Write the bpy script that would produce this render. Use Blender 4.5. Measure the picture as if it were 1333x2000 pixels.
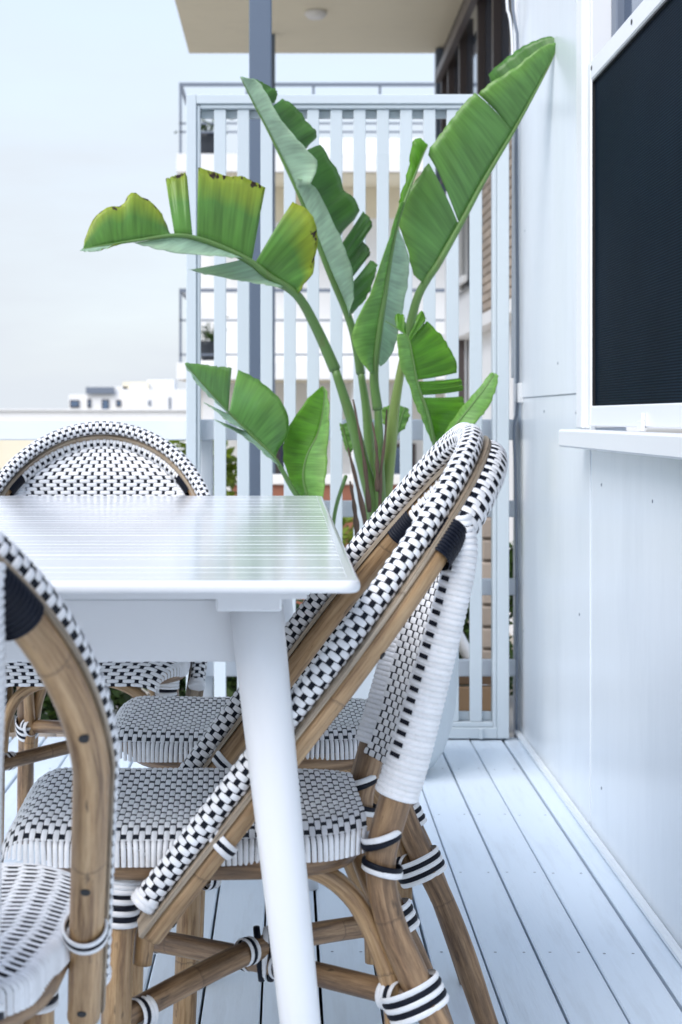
import bpy, math, random
from mathutils import Vector, Matrix
random.seed(7)
R = math.radians
sc = bpy.context.scene
for o in list(bpy.data.objects): bpy.data.objects.remove(o)
col = sc.collection

# ------------------------------------------------------------------ camera
EYE, FPX, VX, VY = 0.89, 3500.0, 562.0, 815.0     # eye height; focal length and vanishing point of a 1333x2000 picture
cam = bpy.data.cameras.new('camera'); camo = bpy.data.objects.new('camera', cam); col.objects.link(camo)
camo.location = (0, 0, EYE); camo.rotation_euler = (R(90), 0, 0)
cam.sensor_fit = 'VERTICAL'; cam.sensor_height = 36; cam.sensor_width = 24
cam.lens = FPX / 2000 * 36
cam.shift_x = (666.5 - VX) / 2000; cam.shift_y = -(1000 - VY) / 2000
cam.clip_start = .05; cam.clip_end = 3000
cam.dof.use_dof = True; cam.dof.focus_distance = 2.6; cam.dof.aperture_fstop = 11
sc.camera = camo

# ------------------------------------------------------------------ sky, sun, exposure
SUN_EL, SUN_AZ = R(45), R(-138)         # azimuth measured from +Y towards +X: from the left, a little behind the camera
w = bpy.data.worlds.new('World'); sc.world = w; w.use_nodes = True
nt = w.node_tree; nt.nodes.clear()
sky = nt.nodes.new('ShaderNodeTexSky'); sky.sky_type = 'NISHITA'; sky.sun_disc = False
sky.sun_elevation = SUN_EL; sky.sun_rotation = SUN_AZ; sky.altitude = 0
sky.air_density = 1.0; sky.dust_density = 1.2; sky.ozone_density = 2.0
# thin high cloud all over the sky
tc = nt.nodes.new('ShaderNodeTexCoord'); mp = nt.nodes.new('ShaderNodeMapping'); mp.inputs['Scale'].default_value = (1.2, 1.2, 5.0)
nz = nt.nodes.new('ShaderNodeTexNoise'); nz.inputs['Scale'].default_value = 2.2; nz.inputs['Detail'].default_value = 6; nz.inputs['Roughness'].default_value = .55
rmp = nt.nodes.new('ShaderNodeMapRange'); rmp.inputs['From Min'].default_value = .32; rmp.inputs['From Max'].default_value = .75
rmp.inputs['To Min'].default_value = .0; rmp.inputs['To Max'].default_value = .22
sep = nt.nodes.new('ShaderNodeSeparateXYZ'); ver = nt.nodes.new('ShaderNodeMapRange'); ver.inputs['From Min'].default_value = -.02; ver.inputs['From Max'].default_value = .80; ver.inputs['To Min'].default_value = .96; ver.inputs['To Max'].default_value = .15   # haze thickens towards the horizon
sumf = nt.nodes.new('ShaderNodeMath'); sumf.operation = 'ADD'; sumf.use_clamp = True
mix = nt.nodes.new('ShaderNodeMix'); mix.data_type = 'RGBA'; mix.inputs['B'].default_value = (2.13, 2.28, 2.47, 1)
bg = nt.nodes.new('ShaderNodeBackground'); bg.inputs['Strength'].default_value = .132
out = nt.nodes.new('ShaderNodeOutputWorld')
L = nt.links.new
L(tc.outputs['Generated'], mp.inputs['Vector']); L(mp.outputs[0], nz.inputs['Vector']); L(nz.outputs[0], rmp.inputs['Value'])
L(tc.outputs['Generated'], sep.inputs[0]); L(sep.outputs['Z'], ver.inputs['Value']); L(ver.outputs[0], sumf.inputs[0]); L(rmp.outputs[0], sumf.inputs[1]); L(sumf.outputs[0], mix.inputs['Factor']); L(sky.outputs[0], mix.inputs['A']); L(mix.outputs['Result'], bg.inputs['Color']); L(bg.outputs[0], out.inputs[0])
sun = bpy.data.lights.new('sun', 'SUN'); sun.energy = .94; sun.angle = R(42); sun.color = (1, .975, .95)
suno = bpy.data.objects.new('sun', sun); col.objects.link(suno)
sd = Vector((math.sin(SUN_AZ) * math.cos(SUN_EL), math.cos(SUN_AZ) * math.cos(SUN_EL), math.sin(SUN_EL)))
suno.rotation_euler = (-sd).to_track_quat('-Z', 'Y').to_euler(); suno.location = sd * 20
vs = sc.view_settings; vs.view_transform = 'Standard'; vs.look = 'None'; vs.gamma = 1; vs.use_curve_mapping = False
vs.exposure = 1.48

# ------------------------------------------------------------------ helpers
def at(px, py, Y): return Vector(((px - VX) * Y / FPX, Y, EYE - (py - VY) * Y / FPX))
class MB:
    def __init__(s): s.v = []; s.f = []; s.m = []; s.uv = []; s.sm = []
    def face(s, idx, mat=0, uv=None, smooth=False):
        s.f.append(idx); s.m.append(mat); s.uv.append(uv or [(0, 0)] * len(idx)); s.sm.append(smooth)
    def box(s, x0, x1, y0, y1, z0, z1, mat=0, bev=0):
        if bev <= 0:
            b = len(s.v); s.v += [(x, y, z) for z in (z0, z1) for y in (y0, y1) for x in (x0, x1)]
            for q in ((0, 2, 3, 1), (4, 5, 7, 6), (0, 1, 5, 4), (2, 6, 7, 3), (0, 4, 6, 2), (1, 3, 7, 5)): s.face([b + i for i in q], mat)
            return
        # chamfered box: 24 verts
        c = bev; X = (x0, x1); Yy = (y0, y1); Z = (z0, z1); idx = {}
        for i in (0, 1):
            for j in (0, 1):
                for k in (0, 1):
                    sx, sy, sz = (1 if i == 0 else -1), (1 if j == 0 else -1), (1 if k == 0 else -1)
                    for a in range(3):
                        p = [X[i] + sx * c, Yy[j] + sy * c, Z[k] + sz * c]; p[a] = (X[i], Yy[j], Z[k])[a]
                        idx[i, j, k, a] = len(s.v); s.v.append(tuple(p))
        def q(*k, flip=False):
            l = [idx[t] for t in k]; s.face(l[::-1] if flip else l, mat)
        for i in (0, 1): q((i,0,0,0),(i,0,1,0),(i,1,1,0),(i,1,0,0), flip=(i == 1))
        for j in (0, 1): q((0,j,0,1),(1,j,0,1),(1,j,1,1),(0,j,1,1), flip=(j == 1))
        for k in (0, 1): q((0,0,k,2),(0,1,k,2),(1,1,k,2),(1,0,k,2), flip=(k == 1))
        for i in (0, 1):
            for j in (0, 1): q((i,j,0,0),(i,j,1,0),(i,j,1,1),(i,j,0,1), flip=((i + j) % 2 == 1))
        for i in (0, 1):
            for k in (0, 1): q((i,0,k,0),(i,0,k,2),(i,1,k,2),(i,1,k,0), flip=((i + k) % 2 == 1))
        for j in (0, 1):
            for k in (0, 1): q((0,j,k,1),(1,j,k,1),(1,j,k,2),(0,j,k,2), flip=((j + k) % 2 == 1))
        for i in (0, 1):
            for j in (0, 1):
                for k in (0, 1): q((i,j,k,0),(i,j,k,1),(i,j,k,2), flip=((i + j + k) % 2 == 1))
    def sweep(s, pts, sec, ref=(0, 0, 1), caps=True, mat=0, closed=False, smooth=True):
        """pts: path; sec(i, t) -> list of (a, b) offsets along the frame (ref-ish normal n, side b)"""
        n = len(pts); b0 = len(s.v); L_ = 0; k = 0; lens = []
        for i, p in enumerate(pts):
            p = Vector(p)
            if closed: t = Vector(pts[(i + 1) % n]) - Vector(pts[i - 1])
            else: t = Vector(pts[min(i + 1, n - 1)]) - Vector(pts[max(i - 1, 0)])
            t.normalize(); rf = Vector(ref(i) if callable(ref) else ref); nn = rf - t * rf.dot(t)
            if nn.length < 1e-4: nn = Vector((1, 0, 0)) - t * t.x
            nn.normalize(); bb = t.cross(nn)
            sc_ = sec(i, i / (n - 1)); k = len(sc_)
            for a, b in sc_: s.v.append(tuple(p + nn * a + bb * b))
            if i: L_ += (p - Vector(pts[i - 1])).length
            lens.append(L_)
        lens.append(L_ + .02)
        for i in range(n if closed else n - 1):
            i2 = (i + 1) % n
            for j in range(k):
                j2 = (j + 1) % k
                s.face([b0 + i * k + j, b0 + i2 * k + j, b0 + i2 * k + j2, b0 + i * k + j2], mat,
                       [(lens[i], j / k), (lens[i + 1], j / k), (lens[i + 1], (j + 1) / k), (lens[i], (j + 1) / k)], smooth)
        if caps and not closed:
            s.face([b0 + j for j in range(k)], mat); s.face([b0 + (n - 1) * k + j for j in range(k)][::-1], mat)
    def tube(s, pts, r, segs=12, ref=(0, 0, 1), caps=True, mat=0, closed=False, el=1.0):
        def sec(i, t):
            rr = r(t) if callable(r) else r
            return [(math.cos(2 * math.pi * j / segs) * rr, math.sin(2 * math.pi * j / segs) * rr * el) for j in range(segs)]
        s.sweep(pts, sec, ref, caps, mat, closed)
    def lathe(s, prof, c=(0, 0), segs=48, mat=0):
        b0 = len(s.v); n = len(prof)
        for r_, z in prof:
            for j in range(segs):
                a = 2 * math.pi * j / segs; s.v.append((c[0] + r_ * math.cos(a), c[1] + r_ * math.sin(a), z))
        for i in range(n - 1):
            for j in range(segs):
                j2 = (j + 1) % segs
                s.face([b0 + i * segs + j, b0 + i * segs + j2, b0 + (i + 1) * segs + j2, b0 + (i + 1) * segs + j], mat,
                       [(j / segs, i / n), ((j + 1) / segs, i / n), ((j + 1) / segs, (i + 1) / n), (j / segs, (i + 1) / n)], True)
    def mesh(s, name, mats):
        me = bpy.data.meshes.new(name); me.from_pydata([tuple(v) for v in s.v], [], s.f)
        for m in (mats if isinstance(mats, (list, tuple)) else [mats]): me.materials.append(m)
        me.polygons.foreach_set('material_index', s.m); me.polygons.foreach_set('use_smooth', s.sm)
        ul = me.uv_layers.new(name='UVMap'); fl = []
        for u in s.uv:
            for c in u: fl += [c[0], c[1]]
        ul.data.foreach_set('uv', fl); me.update(); return me
    def build(s, name, mats, parent=None, loc=None):
        return link(name, s.mesh(name, mats), parent, loc)
def link(name, me, parent=None, loc=None, rot=None):
    o = bpy.data.objects.new(name, me); col.objects.link(o)
    if parent: o.parent = parent
    if loc is not None: o.location = loc
    if rot is not None: o.rotation_euler = rot
    return o
def empty(name, loc=(0, 0, 0), rz=0):
    o = bpy.data.objects.new(name, None); col.objects.link(o); o.location = loc; o.rotation_euler = (0, 0, rz); o.empty_display_size = .1; return o
def tag(o, label=None, cat=None, group=None, kind=None):
    if label: o['label'] = label
    if cat: o['category'] = cat
    if group: o['group'] = group
    if kind: o['kind'] = kind
    return o
def copy_tree(o, parent=None):
    c = o.copy(); col.objects.link(c)
    if parent: c.parent = parent
    for ch in list(o.children): copy_tree(ch, c)
    return c
def catmull(P, n):
    P = [Vector(p) for p in P]; m = len(P) - 1; d = [0]
    for i in range(m): d.append(d[-1] + (P[i + 1] - P[i]).length)
    outp = []
    for k in range(n):
        t = d[-1] * k / (n - 1); i = 0
        while i < m - 1 and t > d[i + 1]: i += 1
        u = (t - d[i]) / max(1e-9, d[i + 1] - d[i])
        p0 = P[i - 1] if i > 0 else P[i] * 2 - P[i + 1]; p1 = P[i]; p2 = P[i + 1]; p3 = P[i + 2] if i + 2 <= m else P[i + 1] * 2 - P[i]
        outp.append(.5 * ((2 * p1) + (p2 - p0) * u + (2 * p0 - 5 * p1 + 4 * p2 - p3) * u * u + (3 * p1 - p0 - 3 * p2 + p3) * u ** 3))
    return outp

# ------------------------------------------------------------------ materials
def newmat(name):
    m = bpy.data.materials.new(name); m.use_nodes = True; n = m.node_tree; b = n.nodes['Principled BSDF']; return m, n, b
def paint(name, c, rough=.4, var=.05, vscale=3.0, stretch=(1, 1, 1), bump=.1, bscale=40, coat=0, dirt=None, dirt_amt=.25, objvar=0.0, spec=.5):
    m, n, b = newmat(name); N = n.nodes.new; K = n.links.new
    tc = N('ShaderNodeTexCoord'); mp = N('ShaderNodeMapping'); mp.inputs['Scale'].default_value = stretch; K(tc.outputs['Object'], mp.inputs[0])
    nz = N('ShaderNodeTexNoise'); nz.inputs['Scale'].default_value = vscale; nz.inputs['Detail'].default_value = 5; K(mp.outputs[0], nz.inputs['Vector'])
    mr = N('ShaderNodeMapRange'); mr.inputs['To Min'].default_value = 1 - var; mr.inputs['To Max'].default_value = 1 + var; K(nz.outputs[0], mr.inputs[0])
    val = mr.outputs[0]
    if objvar:
        oi = N('ShaderNodeObjectInfo'); mo = N('ShaderNodeMapRange'); mo.inputs['To Min'].default_value = 1 - objvar; mo.inputs['To Max'].default_value = 1 + objvar; K(oi.outputs['Random'], mo.inputs[0])
        mm = N('ShaderNodeMath'); mm.operation = 'MULTIPLY'; K(val, mm.inputs[0]); K(mo.outputs[0], mm.inputs[1]); val = mm.outputs[0]
    hs = N('ShaderNodeHueSaturation'); hs.inputs['Color'].default_value = (*c, 1); K(val, hs.inputs['Value']); cout = hs.outputs[0]
    if dirt:
        n2 = N('ShaderNodeTexNoise'); n2.inputs['Scale'].default_value = vscale * 2.3; n2.inputs['Detail'].default_value = 8; n2.inputs['Roughness'].default_value = .7; K(mp.outputs[0], n2.inputs['Vector'])
        r2 = N('ShaderNodeMapRange'); r2.inputs['From Min'].default_value = .5; r2.inputs['From Max'].default_value = .78; r2.inputs['To Max'].default_value = dirt_amt; K(n2.outputs[0], r2.inputs[0])
        mx = N('ShaderNodeMix'); mx.data_type = 'RGBA'; mx.inputs['B'].default_value = (*dirt, 1); K(r2.outputs[0], mx.inputs['Factor']); K(cout, mx.inputs['A']); cout = mx.outputs['Result']
    K(cout, b.inputs['Base Color']); b.inputs['Roughness'].default_value = rough; b.inputs['Specular IOR Level'].default_value = spec
    if coat: b.inputs['Coat Weight'].default_value = coat; b.inputs['Coat Roughness'].default_value = .12
    if bump:
        nb = N('ShaderNodeTexNoise'); nb.inputs['Scale'].default_value = bscale; nb.inputs['Detail'].default_value = 4; K(mp.outputs[0], nb.inputs['Vector'])
        bp = N('ShaderNodeBump'); bp.inputs['Strength'].default_value = bump; bp.inputs['Distance'].default_value = .002; K(nb.outputs[0], bp.inputs['Height']); K(bp.outputs[0], b.inputs['Normal'])
    return m
def rattan(name, c1, c2, c3):
    m, n, b = newmat(name); N = n.nodes.new; K = n.links.new
    uv = N('ShaderNodeUVMap'); mp = N('ShaderNodeMapping'); mp.inputs['Scale'].default_value = (9, 9, 1); K(uv.outputs[0], mp.inputs[0])
    oi = N('ShaderNodeObjectInfo'); ad = N('ShaderNodeVectorMath'); ad.operation = 'ADD'; K(mp.outputs[0], ad.inputs[0])
    cx = N('ShaderNodeMath'); cx.operation = 'MULTIPLY'; cx.inputs[1].default_value = 40; K(oi.outputs['Random'], cx.inputs[0]); K(cx.outputs[0], ad.inputs[1])
    nz = N('ShaderNodeTexNoise'); nz.inputs['Scale'].default_value = 1.1; nz.inputs['Detail'].default_value = 9; nz.inputs['Roughness'].default_value = .70; K(ad.outputs[0], nz.inputs['Vector'])
    cr = N('ShaderNodeValToRGB'); e = cr.color_ramp.elements; e[0].position = .36; e[0].color = (*c1, 1); e[1].position = .66; e[1].color = (*c3, 1); x = e.new(.5); x.color = (*c2, 1); K(nz.outputs[0], cr.inputs[0])
    # rare dark nicks and knots
    mp2 = N('ShaderNodeMapping'); mp2.inputs['Scale'].default_value = (22, 6, 1); K(uv.outputs[0], mp2.inputs[0]); ad2 = N('ShaderNodeVectorMath'); ad2.operation = 'ADD'; K(mp2.outputs[0], ad2.inputs[0]); K(cx.outputs[0], ad2.inputs[1])
    n2 = N('ShaderNodeTexNoise'); n2.inputs['Scale'].default_value = 1.3; n2.inputs['Detail'].default_value = 3; K(ad2.outputs[0], n2.inputs['Vector'])
    r2 = N('ShaderNodeMapRange'); r2.inputs['From Min'].default_value = .66; r2.inputs['From Max'].default_value = .74; r2.inputs['To Max'].default_value = .75; K(n2.outputs[0], r2.inputs[0])
    mx = N('ShaderNodeMix'); mx.data_type = 'RGBA'; mx.inputs['B'].default_value = (.055, .035, .022, 1); K(r2.outputs[0], mx.inputs['Factor']); K(cr.outputs[0], mx.inputs['A'])
    # cane nodes: thin dark rings now and then along the pole
    sx = N('ShaderNodeSeparateXYZ'); K(uv.outputs[0], sx.inputs[0]); ma = N('ShaderNodeMath'); ma.operation = 'MULTIPLY_ADD'; ma.inputs[1].default_value = 4.3; K(sx.outputs['X'], ma.inputs[0]); K(cx.outputs[0], ma.inputs[2])
    wob = N('ShaderNodeMath'); wob.operation = 'MULTIPLY_ADD'; wob.inputs[1].default_value = .05; K(nz.outputs[0], wob.inputs[0]); K(ma.outputs[0], wob.inputs[2])
    fr = N('ShaderNodeMath'); fr.operation = 'FRACT'; K(wob.outputs[0], fr.inputs[0]); rr = N('ShaderNodeMapRange'); rr.inputs['From Min'].default_value = .018; rr.inputs['From Max'].default_value = .0; rr.inputs['To Max'].default_value = .6; K(fr.outputs[0], rr.inputs[0])
    mn = N('ShaderNodeMix'); mn.data_type = 'RGBA'; mn.inputs['B'].default_value = (.085, .05, .028, 1); K(rr.outputs[0], mn.inputs['Factor']); K(mx.outputs['Result'], mn.inputs['A'])
    big = N('ShaderNodeTexNoise'); big.inputs['Scale'].default_value = .45; big.inputs['Detail'].default_value = 2; K(ad.outputs[0], big.inputs['Vector'])
    bm = N('ShaderNodeMapRange'); bm.inputs['From Min'].default_value = .3; bm.inputs['From Max'].default_value = .7; bm.inputs['To Min'].default_value = .68; bm.inputs['To Max'].default_value = 1.2; K(big.outputs[0], bm.inputs[0])
    hv = N('ShaderNodeHueSaturation'); K(mn.outputs['Result'], hv.inputs['Color']); K(bm.outputs[0], hv.inputs['Value'])
    K(hv.outputs[0], b.inputs['Base Color']); b.inputs['Roughness'].default_value = .42
    bp = N('ShaderNodeBump'); bp.inputs['Strength'].default_value = .35; bp.inputs['Distance'].default_value = .0015; K(nz.outputs[0], bp.inputs['Height']); K(bp.outputs[0], b.inputs['Normal'])
    return m
def island_mat(name, c1, c2, rough=.5, trans=0.0):
    m, n, b = newmat(name); N = n.nodes.new; K = n.links.new
    g = N('ShaderNodeNewGeometry'); cr = N('ShaderNodeValToRGB'); e = cr.color_ramp.elements; e[0].color = (*c1, 1); e[1].color = (*c2, 1); K(g.outputs['Random Per Island'], cr.inputs[0])
    K(cr.outputs[0], b.inputs['Base Color']); b.inputs['Roughness'].default_value = rough
    if trans:
        t = N('ShaderNodeBsdfTranslucent'); K(cr.outputs[0], t.inputs[0]); mx = N('ShaderNodeMixShader'); mx.inputs[0].default_value = trans
        K(b.outputs[0], mx.inputs[1]); K(t.outputs[0], mx.inputs[2]); K(mx.outputs[0], n.nodes['Material Output'].inputs[0])
    return m
def leafmat(name, c_mid, c_edge, edge0=.55, edge1=1.0, burn=False, rough=.38, trans=.3, vein=.17):
    m, n, b = newmat(name); N = n.nodes.new; K = n.links.new
    uv = N('ShaderNodeUVMap'); sp = N('ShaderNodeSeparateXYZ'); K(uv.outputs[0], sp.inputs[0])
    tcx = N('ShaderNodeTexCoord')
    big = N('ShaderNodeTexNoise'); big.inputs['Scale'].default_value = 9; big.inputs['Detail'].default_value = 4; K(tcx.outputs['Object'], big.inputs['Vector'])
    # edge colour, wandering
    ad = N('ShaderNodeMath'); ad.operation = 'MULTIPLY_ADD'; ad.inputs[1].default_value = .7; K(big.outputs[0], ad.inputs[0]); 
    sb = N('ShaderNodeMath'); sb.operation = 'ADD'; sb.inputs[1].default_value = -.35; K(sp.outputs['Y'], sb.inputs[0]); K(sb.outputs[0], ad.inputs[2])
    mr = N('ShaderNodeMapRange'); mr.inputs['From Min'].default_value = edge0; mr.inputs['From Max'].default_value = edge1; K(ad.outputs[0], mr.inputs[0])
    mx = N('ShaderNodeMix'); mx.data_type = 'RGBA'; mx.inputs['A'].default_value = (*c_mid, 1); mx.inputs['B'].default_value = (*c_edge, 1); K(mr.outputs[0], mx.inputs['Factor'])
    # lateral veins: fine lines across the leaf (constant along the ruled lines)
    mp = N('ShaderNodeMapping'); mp.inputs['Scale'].default_value = (160, 1.2, 1); K(uv.outputs[0], mp.inputs[0])
    vn = N('ShaderNodeTexNoise'); vn.inputs['Scale'].default_value = 1; vn.inputs['Detail'].default_value = 3; K(mp.outputs[0], vn.inputs['Vector'])
    mp3 = N('ShaderNodeMapping'); mp3.inputs['Scale'].default_value = (38, .8, 1); K(uv.outputs[0], mp3.inputs[0])
    v3 = N('ShaderNodeTexNoise'); v3.inputs['Scale'].default_value = 1; v3.inputs['Detail'].default_value = 2; K(mp3.outputs[0], v3.inputs['Vector'])
    sm = N('ShaderNodeMath'); sm.operation = 'ADD'; K(vn.outputs[0], sm.inputs[0]); K(v3.outputs[0], sm.inputs[1])
    vr = N('ShaderNodeMapRange'); vr.inputs['From Min'].default_value = .6; vr.inputs['From Max'].default_value = 1.4; vr.inputs['To Min'].default_value = 1 - vein * 2; vr.inputs['To Max'].default_value = 1 + vein * 2; K(sm.outputs[0], vr.inputs[0])
    hs = N('ShaderNodeHueSaturation'); K(mx.outputs['Result'], hs.inputs['Color']); K(vr.outputs[0], hs.inputs['Value']); c = hs.outputs[0]
    if burn:
        mpb = N('ShaderNodeMapping'); mpb.inputs['Scale'].default_value = (75, 5, 1); K(uv.outputs[0], mpb.inputs[0])
        nb = N('ShaderNodeTexNoise'); nb.inputs['Scale'].default_value = 1; nb.inputs['Detail'].default_value = 3; K(mpb.outputs[0], nb.inputs['Vector'])
        ab = N('ShaderNodeMath'); ab.operation = 'MULTIPLY_ADD'; ab.inputs[1].default_value = .9; K(nb.outputs[0], ab.inputs[0]); K(sp.outputs['Y'], ab.inputs[2])
        rb = N('ShaderNodeMapRange'); rb.inputs['From Min'].default_value = 1.46; rb.inputs['From Max'].default_value = 1.50; K(ab.outputs[0], rb.inputs[0])
        mb = N('ShaderNodeMix'); mb.data_type = 'RGBA'; mb.inputs['B'].default_value = (.045, .022, .016, 1); K(rb.outputs[0], mb.inputs['Factor']); K(c, mb.inputs['A']); c = mb.outputs['Result']
    K(c, b.inputs['Base Color']); b.inputs['Roughness'].default_value = rough
    bp = N('ShaderNodeBump'); bp.inputs['Strength'].default_value = .25; bp.inputs['Distance'].default_value = .002; K(sm.outputs[0], bp.inputs['Height']); K(bp.outputs[0], b.inputs['Normal'])
    h2 = N('ShaderNodeHueSaturation'); h2.inputs['Saturation'].default_value = 1.15; h2.inputs['Value'].default_value = 1.5; K(c, h2.inputs['Color'])
    t = N('ShaderNodeBsdfTranslucent'); K(h2.outputs[0], t.inputs[0]); K(bp.outputs[0], t.inputs['Normal'])
    ms = N('ShaderNodeMixShader'); ms.inputs[0].default_value = trans; K(b.outputs[0], ms.inputs[1]); K(t.outputs[0], ms.inputs[2]); K(ms.outputs[0], n.nodes['Material Output'].inputs[0])
    return m
M = {}
M['deck'] = paint('deck_paint', (.70, .785, .865), .38, .035, 2.2, (6, .5, 6), .25, 30, dirt=(.47, .51, .55), dirt_amt=.45, objvar=.035)
M['wall'] = paint('wall_paint', (.75, .795, .83), .24, .03, 1.6, (1, 1, .35), .9, 5, dirt=(.58, .63, .68), dirt_amt=.42)
M['trim'] = paint('trim_paint', (.81, .82, .83), .32, .02, 4, (1, 1, 1), .12, 35)
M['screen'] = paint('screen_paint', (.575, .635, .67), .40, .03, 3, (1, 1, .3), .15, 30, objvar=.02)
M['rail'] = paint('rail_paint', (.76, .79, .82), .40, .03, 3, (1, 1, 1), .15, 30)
M['table'] = paint('table_paint', (.80, .81, .82), .15, .02, 6, (.4, 3, 3), .10, 18, coat=.35, objvar=.015)
M['tleg'] = paint('table_leg_paint', (.80, .815, .83), .30, .02, 5, (1, 1, .3), .1, 25)
M['dark'] = paint('gap_shade', (.03, .032, .036), .8, .1, 5)  # near-black tone that puts the shade below the deck boards into the colour
M['white_strand'] = paint('white_strand', (.84, .845, .855), .36, .05, 60, (1, 1, 1), .08, 300, dirt=(.52, .50, .46), dirt_amt=.35)
_n = M['white_strand'].node_tree; _b = _n.nodes['Principled BSDF']; _l = _b.inputs['Base Color'].links[0].from_socket; _g = _n.nodes.new('ShaderNodeNewGeometry'); _r = _n.nodes.new('ShaderNodeMapRange'); _r.inputs['To Min'].default_value = .90; _r.inputs['To Max'].default_value = 1.03; _h = _n.nodes.new('ShaderNodeHueSaturation'); _n.links.new(_g.outputs['Random Per Island'], _r.inputs[0]); _n.links.new(_r.outputs[0], _h.inputs['Value']); _n.links.new(_l, _h.inputs['Color']); _n.links.new(_h.outputs[0], _b.inputs['Base Color'])     # each strand a little different
M['navy'] = paint('navy_strand', (.0035, .0055, .013), .5, .2, 60, (1, 1, 1), .1, 300, spec=.22)
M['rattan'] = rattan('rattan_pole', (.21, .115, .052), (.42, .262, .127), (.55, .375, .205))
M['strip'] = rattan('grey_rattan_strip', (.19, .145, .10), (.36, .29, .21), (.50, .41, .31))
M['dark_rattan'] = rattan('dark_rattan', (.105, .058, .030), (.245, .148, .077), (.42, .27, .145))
M['screw'] = paint('screw_black', (.012, .012, .014), .45)
M['concrete'] = paint('planter_stone', (.50, .55, .585), .6, .07, 6, (1, 1, 1), .3, 30, dirt=(.45, .48, .5), dirt_amt=.4)
M['soil'] = paint('soil', (.05, .035, .025), .9, .3, 30, bump=1, bscale=60)
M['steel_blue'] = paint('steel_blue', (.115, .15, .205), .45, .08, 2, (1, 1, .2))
M['iron'] = paint('rail_iron', (.17, .20, .25), .5)
M['frame_brown'] = paint('window_frame_dark', (.085, .065, .06), .45, .1)
M['cream'] = paint('cream_soffit', (.82, .75, .58), .7, .06, .7, bump=.2, bscale=8, dirt=(.58, .52, .42), dirt_amt=.3)
M['bwhite'] = paint('render_white', (.86, .85, .83), .7, .04, .6, bump=.2, bscale=10, dirt=(.62, .60, .57), dirt_amt=.25)
M['brick'] = paint('brick_tan', (.46, .37, .29), .75, .12, 6, bump=.4, bscale=60, objvar=.16)
M['mortar'] = paint('mortar', (.30, .25, .20), .9, .1, 8)
M['redbrick'] = paint('red_brick', (.30, .12, .075), .75, .15, 4, objvar=.1)
M['ground'] = paint('garden_ground', (.34, .31, .26), .95, .25, 1.2, bump=.8, bscale=5)
M['stone'] = paint('pebble', (.42, .35, .28), .8, .1, 8, objvar=.2)
M['leaf_far'] = island_mat('shrub_leaf', (.018, .042, .012), (.085, .15, .03), .5, .25)
M['leaf_yel'] = island_mat('shrub_leaf_bright', (.06, .12, .012), (.26, .34, .04), .5, .35)
M['pot_dark'] = paint('pot_dark', (.03, .036, .045), .5)
m, n, b = newmat('window_glass'); b.inputs['Base Color'].default_value = (.16, .22, .32, 1); b.inputs['Roughness'].default_value = .06; b.inputs['Metallic'].default_value = .75; M['glass'] = m
m, n, b = newmat('dark_glass'); b.inputs['Base Color'].default_value = (.02, .028, .04, 1); b.inputs['Roughness'].default_value = .12; M['dglass'] = m
# insect-screen mesh: fine dark weave
m, n, b = newmat('screen_mesh'); N = n.nodes.new; K = n.links.new
tcm = N('ShaderNodeTexCoord'); w1 = N('ShaderNodeTexWave'); w1.bands_direction = 'Z'; w1.inputs['Scale'].default_value = 62; w1.inputs['Distortion'].default_value = .15; w1.inputs['Detail'].default_value = 1; K(tcm.outputs['Object'], w1.inputs['Vector'])
w2 = N('ShaderNodeTexWave'); w2.bands_direction = 'Y'; w2.inputs['Scale'].default_value = 40; K(tcm.outputs['Object'], w2.inputs['Vector'])
mm = N('ShaderNodeMath'); mm.operation = 'MULTIPLY'; K(w1.outputs['Fac'], mm.inputs[0]); K(w2.outputs['Fac'], mm.inputs[1])
nzm = N('ShaderNodeTexNoise'); nzm.inputs['Scale'].default_value = 2.5; nzm.inputs['Detail'].default_value = 6; K(tcm.outputs['Object'], nzm.inputs['Vector'])
crm = N('ShaderNodeValToRGB'); e = crm.color_ramp.elements; e[0].color = (.0012, .003, .007, 1); e[1].position = .9; e[1].color = (.010, .025, .044, 1)
m2 = N('ShaderNodeMath'); m2.operation = 'MULTIPLY'; K(w1.outputs['Fac'], m2.inputs[0]); K(nzm.outputs[0], m2.inputs[1]); K(m2.outputs[0], crm.inputs[0]); K(crm.outputs[0], b.inputs['Base Color'])
b.inputs['Roughness'].default_value = .55; b.inputs['Specular IOR Level'].default_value = .02; bp = N('ShaderNodeBump'); bp.inputs['Strength'].default_value = .4; bp.inputs['Distance'].default_value = .001; K(mm.outputs[0], bp.inputs['Height']); K(bp.outputs[0], b.inputs['Normal']); M['mesh'] = m

# ------------------------------------------------------------------ ground and deck
XW = .652
g = MB(); xs = [-600, -60, -12, -4, -1.5, 0, 1, 2.5, 8, 60, 600]; ys = [-40, -2, 5, 5.35, 5.7, 6.5, 9, 14, 22, 45, 120, 400, 1500]
def gz(y): return -.45 if y <= 5 else (-.12 if y < 9 else (-.5 if y < 16 else (-1.6 if y < 30 else (-4 if y < 80 else -9))))
for y in ys:
    for x in xs: g.v.append((x, y, gz(y)))
for j in range(len(ys) - 1):
    for i in range(len(xs) - 1): a = j * len(xs) + i; g.face([a, a + 1, a + 1 + len(xs), a + len(xs)])
tag(g.build('ground', M['ground']), kind='structure')
_n = M['deck'].node_tree; _b = _n.nodes['Principled BSDF']; _l = _b.inputs['Base Color'].links[0].from_socket     # chipped and gritty specks in the deck paint
_t = _n.nodes.new('ShaderNodeTexCoord'); _v = _n.nodes.new('ShaderNodeTexNoise'); _v.inputs['Scale'].default_value = 55; _v.inputs['Detail'].default_value = 6; _v.inputs['Roughness'].default_value = .75; _n.links.new(_t.outputs['Object'], _v.inputs['Vector'])
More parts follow.
